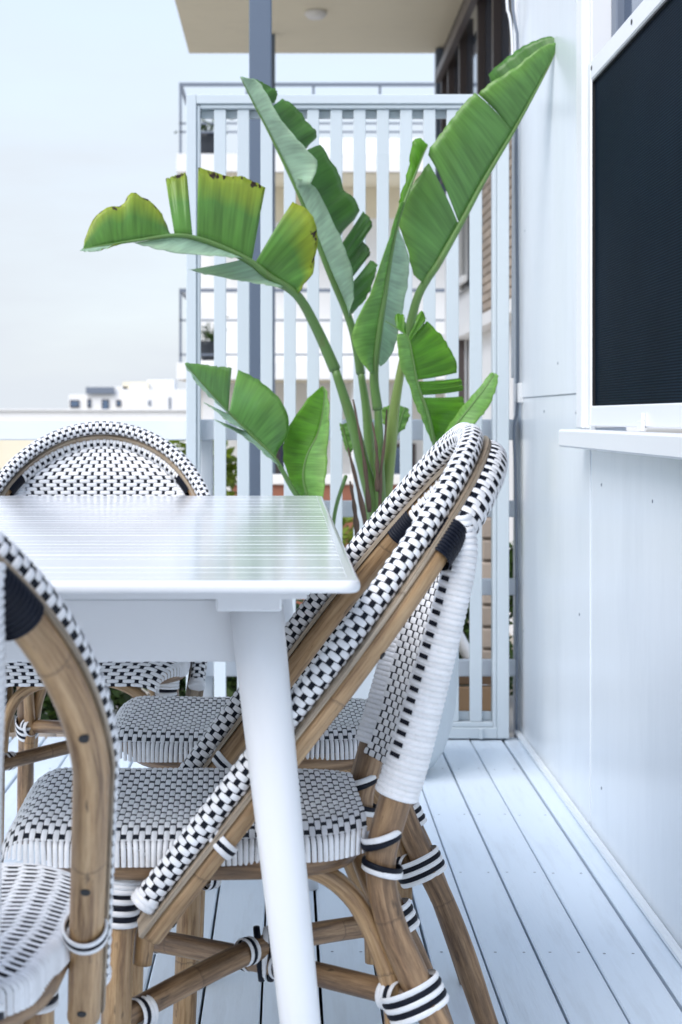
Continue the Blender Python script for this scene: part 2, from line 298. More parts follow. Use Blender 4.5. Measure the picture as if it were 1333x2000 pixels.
_r = _n.nodes.new('ShaderNodeMapRange'); _r.inputs['From Min'].default_value = .665; _r.inputs['From Max'].default_value = .72; _r.inputs['To Max'].default_value = .5; _n.links.new(_v.outputs[0], _r.inputs[0])
_m = _n.nodes.new('ShaderNodeMix'); _m.data_type = 'RGBA'; _m.inputs['B'].default_value = (.22, .24, .27, 1); _n.links.new(_r.outputs[0], _m.inputs['Factor']); _n.links.new(_l, _m.inputs['A']); _n.links.new(_m.outputs['Result'], _b.inputs['Base Color'])
deck = tag(empty('deck'), kind='structure')
PB = .0906; Y0, Y1 = .35, 4.995
bm_ = MB(); bm_.box(-PB / 2 + .0022, PB / 2 - .0022, Y0, Y1, -.022, 0, bev=.0022); board_me = bm_.mesh('board', M['deck'])
nm = MB()
for Yj in [.9 + .52 * k for k in range(8)]:
    for dx in (-.026, .026):
        b0 = len(nm.v); jy = Yj + random.uniform(-.006, .006); jx = dx + random.uniform(-.004, .004)
        for j in range(8): nm.v.append((jx + .0027 * math.cos(j * math.pi / 4), jy + .0027 * math.sin(j * math.pi / 4), .0006))
        nm.face([b0 + j for j in range(8)])
M['nail'] = paint('nail_head', (.22, .25, .29), .6, .4, 80)
nail_me = nm.mesh('nail_heads', M['nail'])
k = 0; xe = .5945
while xe > -1.25:
    o = link('board', board_me, deck, (xe - PB / 2 + random.uniform(-.0008, .0008), random.uniform(-.004, .004), random.uniform(-.0016, .0010)), (0, random.uniform(-.006, .006), random.uniform(-.0003, .0003))); link('nail_heads', nail_me, o); xe -= PB
d = MB(); d.box(.5985, XW, Y0, Y1, -.022, -.002, bev=.002); d.build('edge_board', M['deck'], deck)
d = MB()
for Yj in [.9 + .52 * k for k in range(8)]: d.box(-1.3, XW, Yj - .022, Yj + .022, -.12, -.026)
d.box(-1.3, XW + .05, 4.955, 4.992, -.16, -.026)
d.build('joists', M['dark'], deck)
d = MB(); d.box(-1.3, XW + .1, .2, 4.95, -.30, -.28); d.build('under_shade_sheet', M['dark'], deck)  # added dark sheet, coloured as the shade seen through the board gaps

# ------------------------------------------------------------------ house wall
hw = tag(empty('house_wall', (XW, 3, 0)), 'white panelled house wall with window sill along the right side of the deck', 'wall')
def wpart(name, boxes, mat, bev=.0015, parent=None):
    b = MB()
    for (x0, x1, y0, y1, z0, z1) in boxes: b.box(x0 - XW, x1 - XW, y0 - 3, y1 - 3, z0, z1, bev=bev)
    return b.build(name, mat, parent or hw)
wpart('wall_panel', [(XW, XW + .012, 3.86, 5.055, -.02, .9427)], M['wall'])
wpart('wall_panel', [(XW - .003, XW + .012, 3.975, 5.055, .9435, 3.2)], M['wall'])
wpart('wall_panel', [(XW, XW + .012, .3, 3.855, -.02, .83)], M['wall'])
wpart('joint_bead', [(XW - .0016, XW + .004, 3.8545, 3.8605, .02, .822)], M['wall'], .0006)
wpart('wall_core', [(XW + .0125, XW + .10, 3.975, 5.09, -.3, 3.2), (XW + .0125, XW + .10, .3, 3.974, -.3, .84)], M['wall'], .001)
wpart('corner_trim', [(XW - .010, XW + .03, 5.056, 5.10, -.05, 3.2)], M['trim'], .002)
wpart('corner_bracket', [(XW - .014, XW + .02, 4.96, 5.0545, .93, .985)], M['trim'], .002)
wpart('skirting', [(XW - .017, XW - .0005, .3, 5.05, .0, .017)], M['wall'], .005)
wpart('architrave', [(XW - .012, XW + .012, 3.895, 3.974, .866, 3.2)], M['trim'], .002)
wpart('window_jamb', [(XW + .003, XW + .075, 3.862, 3.894, .866, 3.2), (XW - .006, XW + .003, 3.872, 3.894, .866, 3.2)], M['trim'], .002)
wi = wpart('window_sash', [(XW + .045, XW + .085, 3.80, 3.861, .87, 3.2)], M['iron'], .003)
wpart('pane', [(XW + .062, XW + .066, .3, 3.80, .87, 3.2)], M['glass'], 0, wi)
wpart('window_sill', [(.590, XW - .0005, .3, 3.905, .826, .864)], M['trim'], .004)
for (yy, zz) in ((4.05, .90), (4.55, .905), (4.95, .30), (4.0, .45), (3.72, .75), (3.2, .74), (3.72, .12), (2.8, .11), (4.3, 1.02), (4.9, 1.4)):
    b = MB(); b.tube([(.0, yy - 3, zz), (-.0012 if zz < .94 else -.0042, yy - 3, zz)], .0032, 8, ref=(0, 0, 1)); b.build('fixing', M['nail'], hw)
FX = .634
ws = empty('window_screen', (0, 0, 0)); ws.parent = hw
b = MB(); fz0, fz1, fy1 = .8715, 1.636, 3.79
def wsp(name, boxes, mat, bev=.0015, parent=None):
    b = MB()
    for q in boxes: b.box(q[0] - XW, q[1] - XW, q[2] - 3, q[3] - 3, q[4], q[5], bev=bev)
    return b.build(name, mat, parent or ws)
wsp('screen_stile', [(FX, XW - .001, fy1 - .042, fy1, fz0, fz1)], M['trim'], .003)
wsp('screen_rail', [(FX, XW - .001, .3, fy1 - .0425, fz0, fz0 + .042)], M['trim'], .003)
wsp('screen_rail', [(FX, XW - .001, .3, fy1 - .0425, fz1 - .042, fz1)], M['trim'], .003)
wsp('screen_gasket', [(FX + .003, FX + .009, fy1 - .0465, fy1 - .0425, fz0 + .043, fz1 - .043), (FX + .003, FX + .009, .3, fy1 - .0470, fz1 - .0465, fz1 - .0425)], M['screw'], 0)
wsp('screen_mesh', [(FX + .009, FX + .011, .3, fy1 - .0425, fz0 + .042, fz1 - .042)], M['mesh'], 0)
wsp('latch', [(FX - .007, FX - .0005, 3.175, 3.215, fz0 - .006, fz0 + .012), (FX - .007, FX - .0005, 3.175, 3.181, fz0 + .012, fz0 + .026)], M['trim'], .001)
for yy in (3.735, 3.30, 2.9):
    b = MB(); c = Vector((FX - .0008 - XW, yy - 3, fz1 - .018)); b0 = len(b.v)
    for j in range(10): b.v.append((c.x, c.y + .0075 * math.cos(j * math.pi / 5), c.z + .0055 * math.sin(j * math.pi / 5)))
    b.face([b0 + j for j in range(10)]); b.build('screw', M['screw'], ws)
# cables and conduit in the corner
def cable(pts, r, mat, label, nm_='cable'):
    b = MB(); P = catmull(pts, 60); b.tube(P, r, 8, ref=(0, 1, 0)); o = b.build(nm_, mat); tag(o, label, 'cable'); return o
cable([(.638, 4.99, .02), (.639, 4.99, .4), (.634, 4.985, .72), (.630, 4.985, .86), (.640, 4.99, .93), (.641, 4.99, 1.2), (.637, 4.99, 1.6), (.640, 4.99, 1.95), (.628, 4.99, 2.02), (.624, 4.99, 2.3)], .0042, M['iron'], 'thin grey cable running up the corner beside the white wall')
cable([(.628, 5.0, 1.0), (.630, 5.0, 1.5), (.629, 5.0, 1.88), (.622, 5.0, 2.0), (.612, 5.0, 2.06), (.610, 5.0, 2.4)], .0042, M['trim'], 'white cable bending outward at the top of the corner beside the screen')

# ------------------------------------------------------------------ balustrade and privacy screen
bal = tag(empty('balustrade', (0, 5.04, 0)), 'white balustrade with flat horizontal rails along the deck edge', 'balustrade')
def bpart(name, q, mat=None, bev=.003):
    b = MB(); b.box(q[0], q[1], q[2] - 5.04, q[3] - 5.04, q[4], q[5], bev=bev); return b.build(name, mat or M['rail'], bal)
bpart('top_rail', (-1.6, .64, 5.012, 5.075, .826, .884))
for z0, z1 in ((.610, .656), (.391, .437), (.163, .210)): bpart('rail', (-1.6, .64, 5.022, 5.047, z0, z1))
for x in (-1.45, -.245, .585): bpart('post', (x, x + .034, 5.048, 5.09, -.05, .825))
scn = tag(empty('privacy_screen', (0, 4.97, 0)), 'tall white slatted privacy screen standing behind the potted plant', 'screen')
SX = lambda px: (px - VX) * 4.94 / FPX
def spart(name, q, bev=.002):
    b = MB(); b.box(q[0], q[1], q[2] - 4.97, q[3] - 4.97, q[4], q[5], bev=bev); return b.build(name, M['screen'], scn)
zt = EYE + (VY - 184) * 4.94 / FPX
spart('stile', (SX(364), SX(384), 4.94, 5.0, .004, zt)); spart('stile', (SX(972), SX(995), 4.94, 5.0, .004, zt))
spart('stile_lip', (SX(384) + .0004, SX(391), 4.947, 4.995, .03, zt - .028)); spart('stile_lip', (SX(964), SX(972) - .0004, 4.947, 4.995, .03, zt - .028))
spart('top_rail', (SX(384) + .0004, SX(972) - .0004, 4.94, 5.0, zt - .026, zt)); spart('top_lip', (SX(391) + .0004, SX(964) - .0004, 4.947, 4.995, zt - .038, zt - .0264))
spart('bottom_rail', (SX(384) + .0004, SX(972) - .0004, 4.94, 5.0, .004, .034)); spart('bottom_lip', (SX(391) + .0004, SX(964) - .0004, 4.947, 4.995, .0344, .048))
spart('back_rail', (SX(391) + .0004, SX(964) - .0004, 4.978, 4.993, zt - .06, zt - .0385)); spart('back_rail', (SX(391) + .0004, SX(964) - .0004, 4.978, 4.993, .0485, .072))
b = MB(); b.box(-.0166, .0166, -.016, .004, .0485, zt - .0385, bev=.0015); slat_me = b.mesh('slat', M['screen'])
for k in range(12): link('slat', slat_me, scn, (SX(418 + 45.6 * k) + .0166, random.uniform(-.001, .001), 0))
spart('bracket', (SX(936), SX(943), 4.931, 4.9395, .004, .032), .001)
b = MB(); b.box(at(487, 0, 5.5).x, at(531, 0, 5.5).x, 5.5, 5.57, -.3, 3.6, bev=.004)
o = b.build('steel_post', M['steel_blue']); tag(o, 'blue grey steel post rising behind the privacy screen', 'post')

# ------------------------------------------------------------------ table
TZ = .737; TX0, TX1, TY0, TY1 = -.862, .069, 1.675, 3.50
tb = tag(empty('dining_table', ((TX0 + TX1) / 2, (TY0 + TY1) / 2, 0)), 'glossy white painted timber dining table with slatted top and splayed legs', 'table')
tc0 = Vector(tb.location)
def tpart(name, mb, mat):
    mb.v = [tuple(Vector(v) - tc0) for v in mb.v]; return mb.build(name, mat, tb)
ns = 32; pit = (TY1 - TY0 - .05) / ns
sl = MB(); sl.box(TX0 - tc0.x + .0125, TX1 - tc0.x - .0122, -pit / 2 + .0008, pit / 2 - .0008, TZ - .013, TZ, bev=.0011); sl_me = sl.mesh('slat', M['table'])
for k in range(ns): link('slat', sl_me, tb, (0, TY0 + .038 + pit * (k + .5) - tc0.y, random.uniform(-.0002, .0002)), (random.uniform(-.0005, .0005), 0, 0))
# rounded rim board made of one ring: profile swept round the rectangle with round corners
rim = MB(); cr_ = .018; P = []
for cx, cy, a0 in ((TX1 - cr_, TY0 + cr_, -90), (TX1 - cr_, TY1 - cr_, 0), (TX0 + cr_, TY1 - cr_, 90), (TX0 + cr_, TY0 + cr_, 180)):
    for q in range(7): a = R(a0 + q * 15); P.append((cx, cy, math.cos(a), math.sin(a)))
prof = [(-.0122, 0), (-.006, 0), (-.0025, -.0008), (-.0006, -.003), (0, -.006), (-.0008, -.0098), (-.003, -.012), (-.0122, -.012)]
np_ = len(prof)
for (cx, cy, dx, dy) in P:
    for i, (o_, z) in enumerate(prof):
        if o_ < -.01:   # inner edge: square corner
            ix = (TX1 - .0485) if dx > 1e-6 or (abs(dx) <= 1e-6 and cx > 0 - .4) else (TX0 + .0485)
            iy = (TY1 - .0122) if cy > 2.5 else (TY0 + .0372); ix = (TX1 - .0122) if cx > -.4 else (TX0 + .0122)
            rim.v.append((ix, iy, TZ + z))
        else: rim.v.append((cx + dx * (cr_ + o_), cy + dy * (cr_ + o_), TZ + z))
for k in range(len(P)):
    k2 = (k + 1) % len(P)
    for i in range(np_):
        i2 = (i + 1) % np_; rim.face([k * np_ + i, k2 * np_ + i, k2 * np_ + i2, k * np_ + i2], 0, None, 0 < i < 6)
tpart('rim', rim, M['table'])
u = MB(); u.box(TX0 + .05, TX1 - .05, TY0 + .05, TY1 - .05, TZ - .022, TZ - .0145); tpart('under_boards', u, M['tleg'])
AY = 1.845
for q in ((TX0 + .11, TX1 - .105, AY, AY + .022), (TX0 + .15, TX1 - .155, TY1 - .19, TY1 - .168), (TX1 - .16, TX1 - .138, AY + .1, TY1 - .26), (TX0 + .138, TX0 + .16, AY + .1, TY1 - .26)):
    u = MB(); u.box(*q, TZ - .099, TZ - .034, bev=.002); tpart('apron', u, M['tleg'])
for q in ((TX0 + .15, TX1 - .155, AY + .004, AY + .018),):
    u = MB(); u.box(*q, TZ - .033, TZ - .0225); tpart('shadow_gap_strip', u, M['steel_blue'])  # dark strip painted in for the shadow gap between top and apron
for sx, sy in ((1, -1), (-1, -1), (1, 1), (-1, 1)):
    lx = TX1 - .101 if sx > 0 else TX0 + .098; ly = TY0 + .155 if sy < 0 else TY1 - .155
    u = MB(); u.box(lx - .040, lx + .026, ly - .032, ly + .032, TZ - .042, TZ - .0222, bev=.002) if sx > 0 else u.box(lx - .026, lx + .040, ly - .032, ly + .032, TZ - .042, TZ - .0222, bev=.002); tpart('leg_block', u, M['tleg'])
    u = MB(); top = Vector((lx, ly, TZ - .0423)); bot = Vector((lx + sx * .075, ly + sy * .04, 0))
    u.tube([top.lerp(bot, i / 10) for i in range(11)], lambda t: .0275 - .0115 * t, 24, ref=(1, 0, 0)); tpart('leg', u, M['tleg'])

# ------------------------------------------------------------------ woven bistro chair
def weave(fs, nu, nv, mbw, mbd, h=.0016, closed=False, dw=.24, du=.02, base=True, skip=None, base_h=-.0001, bu=1, bv=3):
    """plain weave on a surface fs(u,v)->(p,n): white wefts (rows along v) over dark warps (columns)"""
    rj = random.Random(nu * 31 + nv); hp = (.50, .95, 1.0, .50); up = (du, .30, .70, 1 - du)
    for j in range(nu):
        for i in range(-1, nv + 1):
            if (i + j) % 2 == 0: continue
            if closed and (i < 0 or i >= nv): continue
            c = i + .5; s0, s1 = c - 1 + dw, c + 1 - dw
            if not closed: s0, s1 = max(0, s0), min(nv, s1)
            if s1 - s0 < .2: continue
            if skip and skip((j + .5) / nu, c / nv): continue
            b0 = len(mbw.v); nS = 6; jit = rj.uniform(-.045, .045); hj = h * rj.uniform(.82, 1.15); e0, e1 = rj.uniform(-.05, .05), rj.uniform(-.05, .05)
            if not closed: e0 = e1 = 0
            for q in range(nS + 1):
                s = s0 + (s1 - s0) * q / nS + e0 * (1 - q / nS) + e1 * q / nS; x = (s - c) / (1 - dw); pr = (1 - abs(x) ** 4) ** .6 if abs(x) < 1 else 0
                tight = .10 * abs(x) ** 6
                for a in range(4):
                    uu = up[a] + (tight if a < 2 else -tight)
                    p, nn = fs(min(1, max(0, (j + uu + jit) / nu)), s / nv); hh = hj * (.30 + .70 * pr) * hp[a] - h * .10 * (1 - pr)
                    mbw.v.append((p[0] + nn[0] * hh, p[1] + nn[1] * hh, p[2] + nn[2] * hh))
            for q in range(nS):
                for a in range(3):
                    k = b0 + q * 4 + a; mbw.face([k, k + 1, k + 5, k + 4], 0, None, True)
    if base:
        NU, NV = nu * bu, nv * bv; b0 = len(mbd.v)
        for j in range(NU + 1):
            for i in range(NV + (0 if closed else 1)):
                p, nn = fs(j / NU, i / NV); mbd.v.append((p[0] + nn[0] * base_h, p[1] + nn[1] * base_h, p[2] + nn[2] * base_h))
        W = NV if closed else NV + 1
        for j in range(NU):
            for i in range(NV):
                i2 = (i + 1) % W; mbd.face([b0 + j * W + i, b0 + j * W + i2, b0 + (j + 1) * W + i2, b0 + (j + 1) * W + i], 0, None, True)
# hoop centre line in its tilted plane
HD = Vector((.606, 0, -.795)); HN = Vector((.795, 0, .606)); HP0 = Vector((-.331, 0, .852)); HA, HB, HS = .233, .30, .622
def hoop_pt(s, y):
    p = HP0 + HD * s; p.y = y
    return p
def hlat(s): return HA - .028 * max(0, (s - HB) / .32)
half = []
for k in range(41):
    th = math.pi / 2 * k / 40; half.append((HB * (1 - math.cos(th)), HA * math.sin(th)))
sL = HB
while sL < HS + .003: sL += .01; half.append((min(sL, HS + .003), hlat(sL)))
hoop2 = [(s, -y) for s, y in half[::-1]] + half[1:]
HOOP = [hoop_pt(s, y) - HN * .0095 for s, y in hoop2]; PHI = R(14)      # centre line of the pole; strip and weave sit on its front and outer side
class Path:
    def __init__(s, pts, ref):
        s.p = [Vector(p) for p in pts]; s.d = [0]
        for i in range(len(pts) - 1): s.d.append(s.d[-1] + (s.p[i + 1] - s.p[i]).length)
        s.L = s.d[-1]; s.fr = []
        for i in range(len(pts)):
            t = (s.p[min(i + 1, len(pts) - 1)] - s.p[max(0, i - 1)]).normalized(); n = (Vector(ref) - t * t.dot(Vector(ref))).normalized(); s.fr.append((t, n, t.cross(n)))
    def turn(s, phi):
        s.fr = [(t, n * math.cos(phi) - b * math.sin(phi), n * math.sin(phi) + b * math.cos(phi)) for t, n, b in s.fr]; return s
    def at(s, u):
        x = max(0, min(1, u)) * s.L; lo, hi = 0, len(s.d) - 2
        while lo < hi:
            m_ = (lo + hi + 1) // 2
            if s.d[m_] <= x: lo = m_
            else: hi = m_ - 1
        k = (x - s.d[lo]) / max(1e-9, s.d[lo + 1] - s.d[lo])
        return s.p[lo].lerp(s.p[lo + 1], k), s.fr[lo][0], s.fr[lo][1].lerp(s.fr[lo + 1][1], k), s.fr[lo][2].lerp(s.fr[lo + 1][2], k)
def tube_surf(path, ra, rb, off=0.0, offb=0.0):
    def f(u, v):
        p, t, n, b = path.at(u); a = 2 * math.pi * v
        A = ra(u) if callable(ra) else ra; Bq = rb(u) if callable(rb) else rb
        ca, sa = math.cos(a), math.sin(a); nn = n * (ca / A) + b * (sa / Bq); nn.normalize()
        return p + n * (off + ca * A) + b * (offb + sa * Bq), nn
    return f
PI2 = 2 * math.pi
def ring_wrap(mb, path, ra, rb, pitch, segs=18, mat=0, bump=.0011, u0=0, u1=1):
    n = max(1, round(path.L * (u1 - u0) / pitch)); f0 = tube_surf(path, ra, rb); pr = ((0.0, -.6), (.18, .55), (.5, 1), (.82, .55), (1.0, -.6))
    for k in range(n):
        b0 = len(mb.v)
        for (t, hgt) in pr:
            for j in range(segs):
                p, nn = f0(u0 + (u1 - u0) * (k + t) / n + .0 , j / segs); mb.v.append(tuple(p + nn * (hgt * bump)))
        for a in range(len(pr) - 1):
            for j in range(segs):
                j2 = (j + 1) % segs; mb.face([b0 + a * segs + j, b0 + a * segs + j2, b0 + (a + 1) * segs + j2, b0 + (a + 1) * segs + j], mat, None, True)
    return n
def band(c, axis, ra, rb, ref, rings, pitch, segs=20, name='striped_binding', parent=None):
    """stack of flat cords bound round a joint; rings = string of W / N"""
    mb = MB(); ax = Vector(axis).normalized(); c = Vector(c); n = len(rings)
    for k, ch in enumerate(rings):
        p0 = c + ax * ((k - n / 2) * pitch); p1 = c + ax * ((k + 1 - n / 2) * pitch); ring_wrap(mb, Path([p0, p0.lerp(p1, .5), p1], ref), ra, rb, pitch, segs, 0 if ch == 'W' else 1, .0009)
    if name == 'end_binding':
        f0 = tube_surf(Path([c, c + ax * .001], ref), ra, rb)
        for off in (-n / 2 * pitch, n / 2 * pitch):
            b0 = len(mb.v)
            for j in range(segs): p, nn = f0(0, j / segs); mb.v.append(tuple(p + ax * off))
            mb.face([b0 + j for j in range(segs)])
    return mb.build(name, [M['white_strand'], M['navy']], parent)
def loop_ring(c, axis, ra, rb, ref, cord, mat, parent, name='tie_cord', el=2.2):
    mb = MB(); ax = Vector(axis).normalized(); n = (Vector(ref) - ax * ax.dot(Vector(ref))).normalized(); b = ax.cross(n); c = Vector(c)
    P = [c + n * (ra * math.cos(PI2 * k / 28)) + b * (rb * math.sin(PI2 * k / 28)) for k in range(28)]
    mb.sweep(P, lambda i, t: [(math.cos(PI2 * j / 8) * cord * el, math.sin(PI2 * j / 8) * cord) for j in range(8)], ref=tuple(ax), closed=True)
    return mb.build(name, mat, parent)
def wood(name, pts, r, parent, n=24, ref=(0, 1, 0), mat='rattan', el=1, segs=14):
    mb = MB(); mb.tube(catmull(pts, n), r, segs, ref=ref, el=el); return mb.build(name, M[mat], parent)

def make_chair():
    root = empty('bistro_chair')
    # ---- hoop: half-round pole, flat strip, woven tube on top of it
    hp = Path(HOOP, HN).turn(PHI); href = lambda i: tuple(hp.fr[i][1])
    mb = MB()
    def psec(i, t):
        return [(.0102, -.0135), (.0102, .0135)] + [(.0055 - .0185 * math.sin(math.pi * q / 10), .0150 * math.cos(math.pi * q / 10)) for q in range(11)]
    mb.sweep(HOOP, psec, ref=href); pole = mb.build('hoop_pole', M['rattan'], root)
    mb = MB(); mb.sweep(HOOP, lambda i, t: [(.0110, -.0160), (.0110, .0160), (.0160, .0160), (.0160, -.0160)], ref=href, smooth=False); mb.build('hoop_strip', M['strip'], root)
    wp = Path([hoop_pt(s, y) - HN * .0095 for s, y in hoop2 if s <= HS - .012], HN).turn(PHI)
    fs = tube_surf(wp, .0125, .0135, off=.0285); W, D = MB(), MB(); nu = round(wp.L / .0070)
    weave(fs, nu, 8, W, D, h=.0015, closed=True, bv=2, dw=.30, du=.03)
    hwv = D.build('hoop_weave', M['navy'], root); tag(W.build('weave_strands', M['white_strand'], hwv), kind='stuff')
    for e in (0, 1):
        p, t, n_, b_ = wp.at(e); ec = band(p + n_ * .0285 - t * (.004 if e else -.004) , t, .0145, .0155, HN, 'WW', .006, name='end_binding', parent=root)
    # screws on the back of the pole
    for sgn in (1, -1):
        for s_ in (.245, .43, .60):
            p = hoop_pt(s_, sgn * hlat(s_)) - HN * .0222; mb = MB(); b0 = len(mb.v)
            Pn = [Vector(p) + HN * .004, Vector(p) - HN * .0008]; mb.tube(Pn, .0042, 10, ref=(0, 1, 0)); mb.build('screw', M['screw'], pole)
    # ---- navy bindings and woven sleeve where the back panel wraps the pole
    yS = lambda s: HA * math.sqrt(max(0, 1 - ((HB - s) / HB) ** 2)) if s < HB else HA
    arch = [(s, y) for s, y in hoop2 if s < .105]
    pp = Path([hoop_pt(s, y) - HN * .0145 for s, y in arch], HN)
    fs = tube_surf(pp, .0195, .0195); W, D = MB(), MB(); nu = round(pp.L / .0075); weave(fs, nu, 8, W, D, h=.0016, closed=True, bv=2)
    sl = D.build('sleeve_weave', M['navy'], root); tag(W.build('weave_strands', M['white_strand'], sl), kind='stuff')
    for sgn in (1, -1):
        sg = [(s, y) for s, y in hoop2 if   .092 <= s <= .140 and y * sgn > 0]
        q = Path([hoop_pt(s, y) - HN * .0095 for s, y in sg], HN); mb = MB(); ring_wrap(mb, q, .0185, .0205, .0045, 18, 0, .0006)
        mb.build('navy_binding', M['navy'], root)
    # ---- rear legs, wrapped uprights
    for sgn in (1, -1):
        rl = [(-.232, .153, .512), (-.219, .150, .47), (-.205, .149, .41), (-.216, .147, .345), (-.246, .149, .275), (-.287, .155, .185), (-.350, .168, .0)]
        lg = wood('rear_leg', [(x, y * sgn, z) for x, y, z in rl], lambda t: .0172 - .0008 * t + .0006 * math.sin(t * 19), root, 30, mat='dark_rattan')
        ul = [(-.222, .151, .482), (-.237, .155, .53), (-.262, .162, .625), (-.281, .169, .70), (-.292, .171, .752), (-.288, .172, .786)]
        up = Path(catmull([(x, y * sgn, z) for x, y, z in ul], 30), (1, 0, 0)); mb = MB()
        n = ring_wrap(mb, up, lambda u: .0238 - .0078 * u - .004 * max(0, u - .8) / .2, lambda u: .0205 - .006 * u, .0062, 20)
        uo = mb.build('upright_wrap', M['white_strand'], root)
        mb = MB(); f0 = tube_surf(up, lambda u: .0249 - .0078 * u, lambda u: .0216 - .006 * u)
        for k in range(7, n - 4, 2):          # dark warp squares showing along the front edge
            b0 = len(mb.v); vc = .115 if sgn > 0 else -.115
            for du_ in (.1, .9):
                for dv in (-.045, .045):
                    p, nn = f0((k + du_) / n, vc + dv); mb.v.append(tuple(p + nn * .0009))
            mb.face([b0, b0 + 1, b0 + 3, b0 + 2])
        mb.build('warp_squares', M['navy'], uo)
        # brace running up the inner side of the leg to the seat
    # ---- back panel
    def panel(u, v):
        zc = .474 + (.847 - .474) * (1 - u); t = 2 * v - 1
        # half width: uprights below, arch above
        s_eq = (.852 - zc) / .795
        if zc > .758: hwid = max(.012, yS(max(.0, s_eq + .004)) - .006)
        else:
            hwid = .142 + (.163 - .142) * min(1, max(0, (zc - .46) / .26)); 
            k = min(1, max(0, (zc - .69) / .068)); hwid = hwid * (1 - k) + (yS((.852 - .758) / .795 + .004) - .006) * k
        if zc < .768:
            zs_, xs_ = (.46, .53, .625, .70, .768), (-.213, -.237, -.262, -.284, -.299); q = 0
            while q < 3 and zc > zs_[q + 1]: q += 1
            x = xs_[q] + (xs_[q + 1] - xs_[q]) * (zc - zs_[q]) / (zs_[q + 1] - zs_[q]) + .010
        else: x = -.289 - (zc - .768) * .62
        x -= .026 * (1 - t * t) * (1 - max(0, (zc - .69) / .155))
        return Vector((x, hwid * t, zc))
    def pfs(u, v):
        p = panel(u, v); e = .01; a = panel(min(1, u + e), v) - panel(max(0, u - e), v); b_ = panel(u, min(1, v + e)) - panel(u, max(0, v - e)); n = a.cross(b_)
        if n.length < 1e-9: n = Vector((1, 0, 0))
        n.normalize(); return p, (n if n.x > 0 else -n)
    def pfs_b(u, v):
        p, n = pfs(u, v); return p - n * .003, -n
    W, D = MB(), MB(); weave(pfs, 48, 26, W, D, h=.0016, base=True, bv=1); weave(pfs_b, 48, 26, W, D, h=.0016, base=True, bv=1)
    bk = D.build('backrest', M['navy'], root); tag(W.build('weave_strands', M['white_strand'], bk), kind='stuff')
    # ---- seat
    XF, XB, ZS, RF = .164, -.192, .456, .040
    def seat_prof(u):          # u 0 at the back, 1 at the underside of the front edge
        Ltop = XF - XB; Larc = RF * 1.75; s = u * (Ltop + Larc)
        if s <= Ltop: return XB + s, 0.0, s / Ltop
        a = (s - Ltop) / RF; return XF + RF * math.sin(a), -RF * (1 - math.cos(a)), 1.0
    def hw_(x):
        if x > .112: k = (x - .112) / .095; return .191 - .045 * k * k * k
        return .191 - .022 * max(0, (-.02 - x) / .17) - .035 * max(0, (-.13 - x) / .062) ** 2
    def seat(u, v):
        x, dz, k = seat_prof(u); t = 2 * v - 1; y = hw_(min(x, .207)) * t
        dish = -.010 * (1 - t * t) * (1 - ((x + .02) / .18) ** 2 if abs(x + .02) < .18 else 0)
        edge = -.012 * max(0, (abs(t) - .72) / .28) ** 2
        return Vector((x, y, ZS + dz + dish + edge))
    def sfs(u, v):
        p = seat(u, v); e = .008; a = seat(min(1, u + e), v) - seat(max(0, u - e), v); b_ = seat(u, min(1, v + e)) - seat(u, max(0, v - e)); n = a.cross(b_)
        n.normalize(); c = Vector((.0, 0, .36)); return p, (n if n.dot(p - c) > 0 else -n)
    NU = 66; W, D = MB(), MB(); weave(sfs, NU, 21, W, D, h=.0016, dw=.26, bv=1)
    # strands rolling over the sides
    for j in range(NU):
        for sgn in (0, 1):
            b0 = len(W.v); pts = []
            for q in range(7):
                a = q / 6 * 2.2
                for uu in (.09, .35, .65, .91):
                    e = -.0006 if uu in (.09, .91) else .0014
                    p, n = sfs((j + uu) / NU, float(sgn)); o_ = 1 if sgn else -1
                    ka = max(0.0, min(1.0, ((j + .5) / NU * (XF - XB + RF * 1.75) - (XF - XB)) / (RF * 1.2))); rr = .0085 * (1 - .6 * ka); wob = .0015 * math.sin(j * 12.9898 + sgn)
                    dy = o_ * (math.sin(min(a, 1.571)) * rr + e * math.sin(min(a, 1.571))) ; dz = -rr * (1 - math.cos(min(a, 1.571))) - max(0, a - 1.571) * .026 * (1 - ka) + e * math.cos(min(a, 1.571))
                    W.v.append((p.x + (wob * q / 6), p.y + dy, p.z + dz + .0004))
            for q in range(6):
                for a in range(3): k = b0 + q * 4 + a; W.face([k, k + 1, k + 5, k + 4], 0, None, True)
    bodyb = MB()
    st = D.build('seat', M['navy'], root); tag(W.build('weave_strands', M['white_strand'], st), kind='stuff')
    # wooden seat ring under the weave
    ringp = []
    for k in range(40):
        a = PI2 * k / 40; ca, sa = math.cos(a), math.sin(a); ringp.append((-.012 + .168 * math.copysign(abs(ca) ** .55, ca), .186 * math.copysign(abs(sa) ** .55, sa), .414))
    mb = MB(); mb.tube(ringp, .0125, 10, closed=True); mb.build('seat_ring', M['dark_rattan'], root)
    mb = MB(); b0 = len(mb.v)
    for k in range(40): mb.v.append((ringp[k][0], ringp[k][1], .418))
    mb.face(list(range(b0, b0 + 40))); mb.build('seat_underside', M['navy'], root)
    # ---- front legs
    for sgn in (1, -1):
        wood('front_leg', [(.066, .160 * sgn, .425), (.076, .158 * sgn, .33), (.080, .157 * sgn, .2), (.088, .160 * sgn, .0)], .0165, root, 16)
        band((.0735, .158 * sgn, .367), (.06, 0, -1), .0200, .0200, (1, 0, 0), 'NWNWNW', .0062, parent=root)
        kn = MB(); kp = Path(catmull([(.066, .162 * sgn, .425), (.071, .160 * sgn, .405), (.0725, .159 * sgn, .386)], 6), (1, 0, 0)); ring_wrap(kn, kp, .026, .023, .006, 16); kn.build('knot_wrap', M['white_strand'], root)
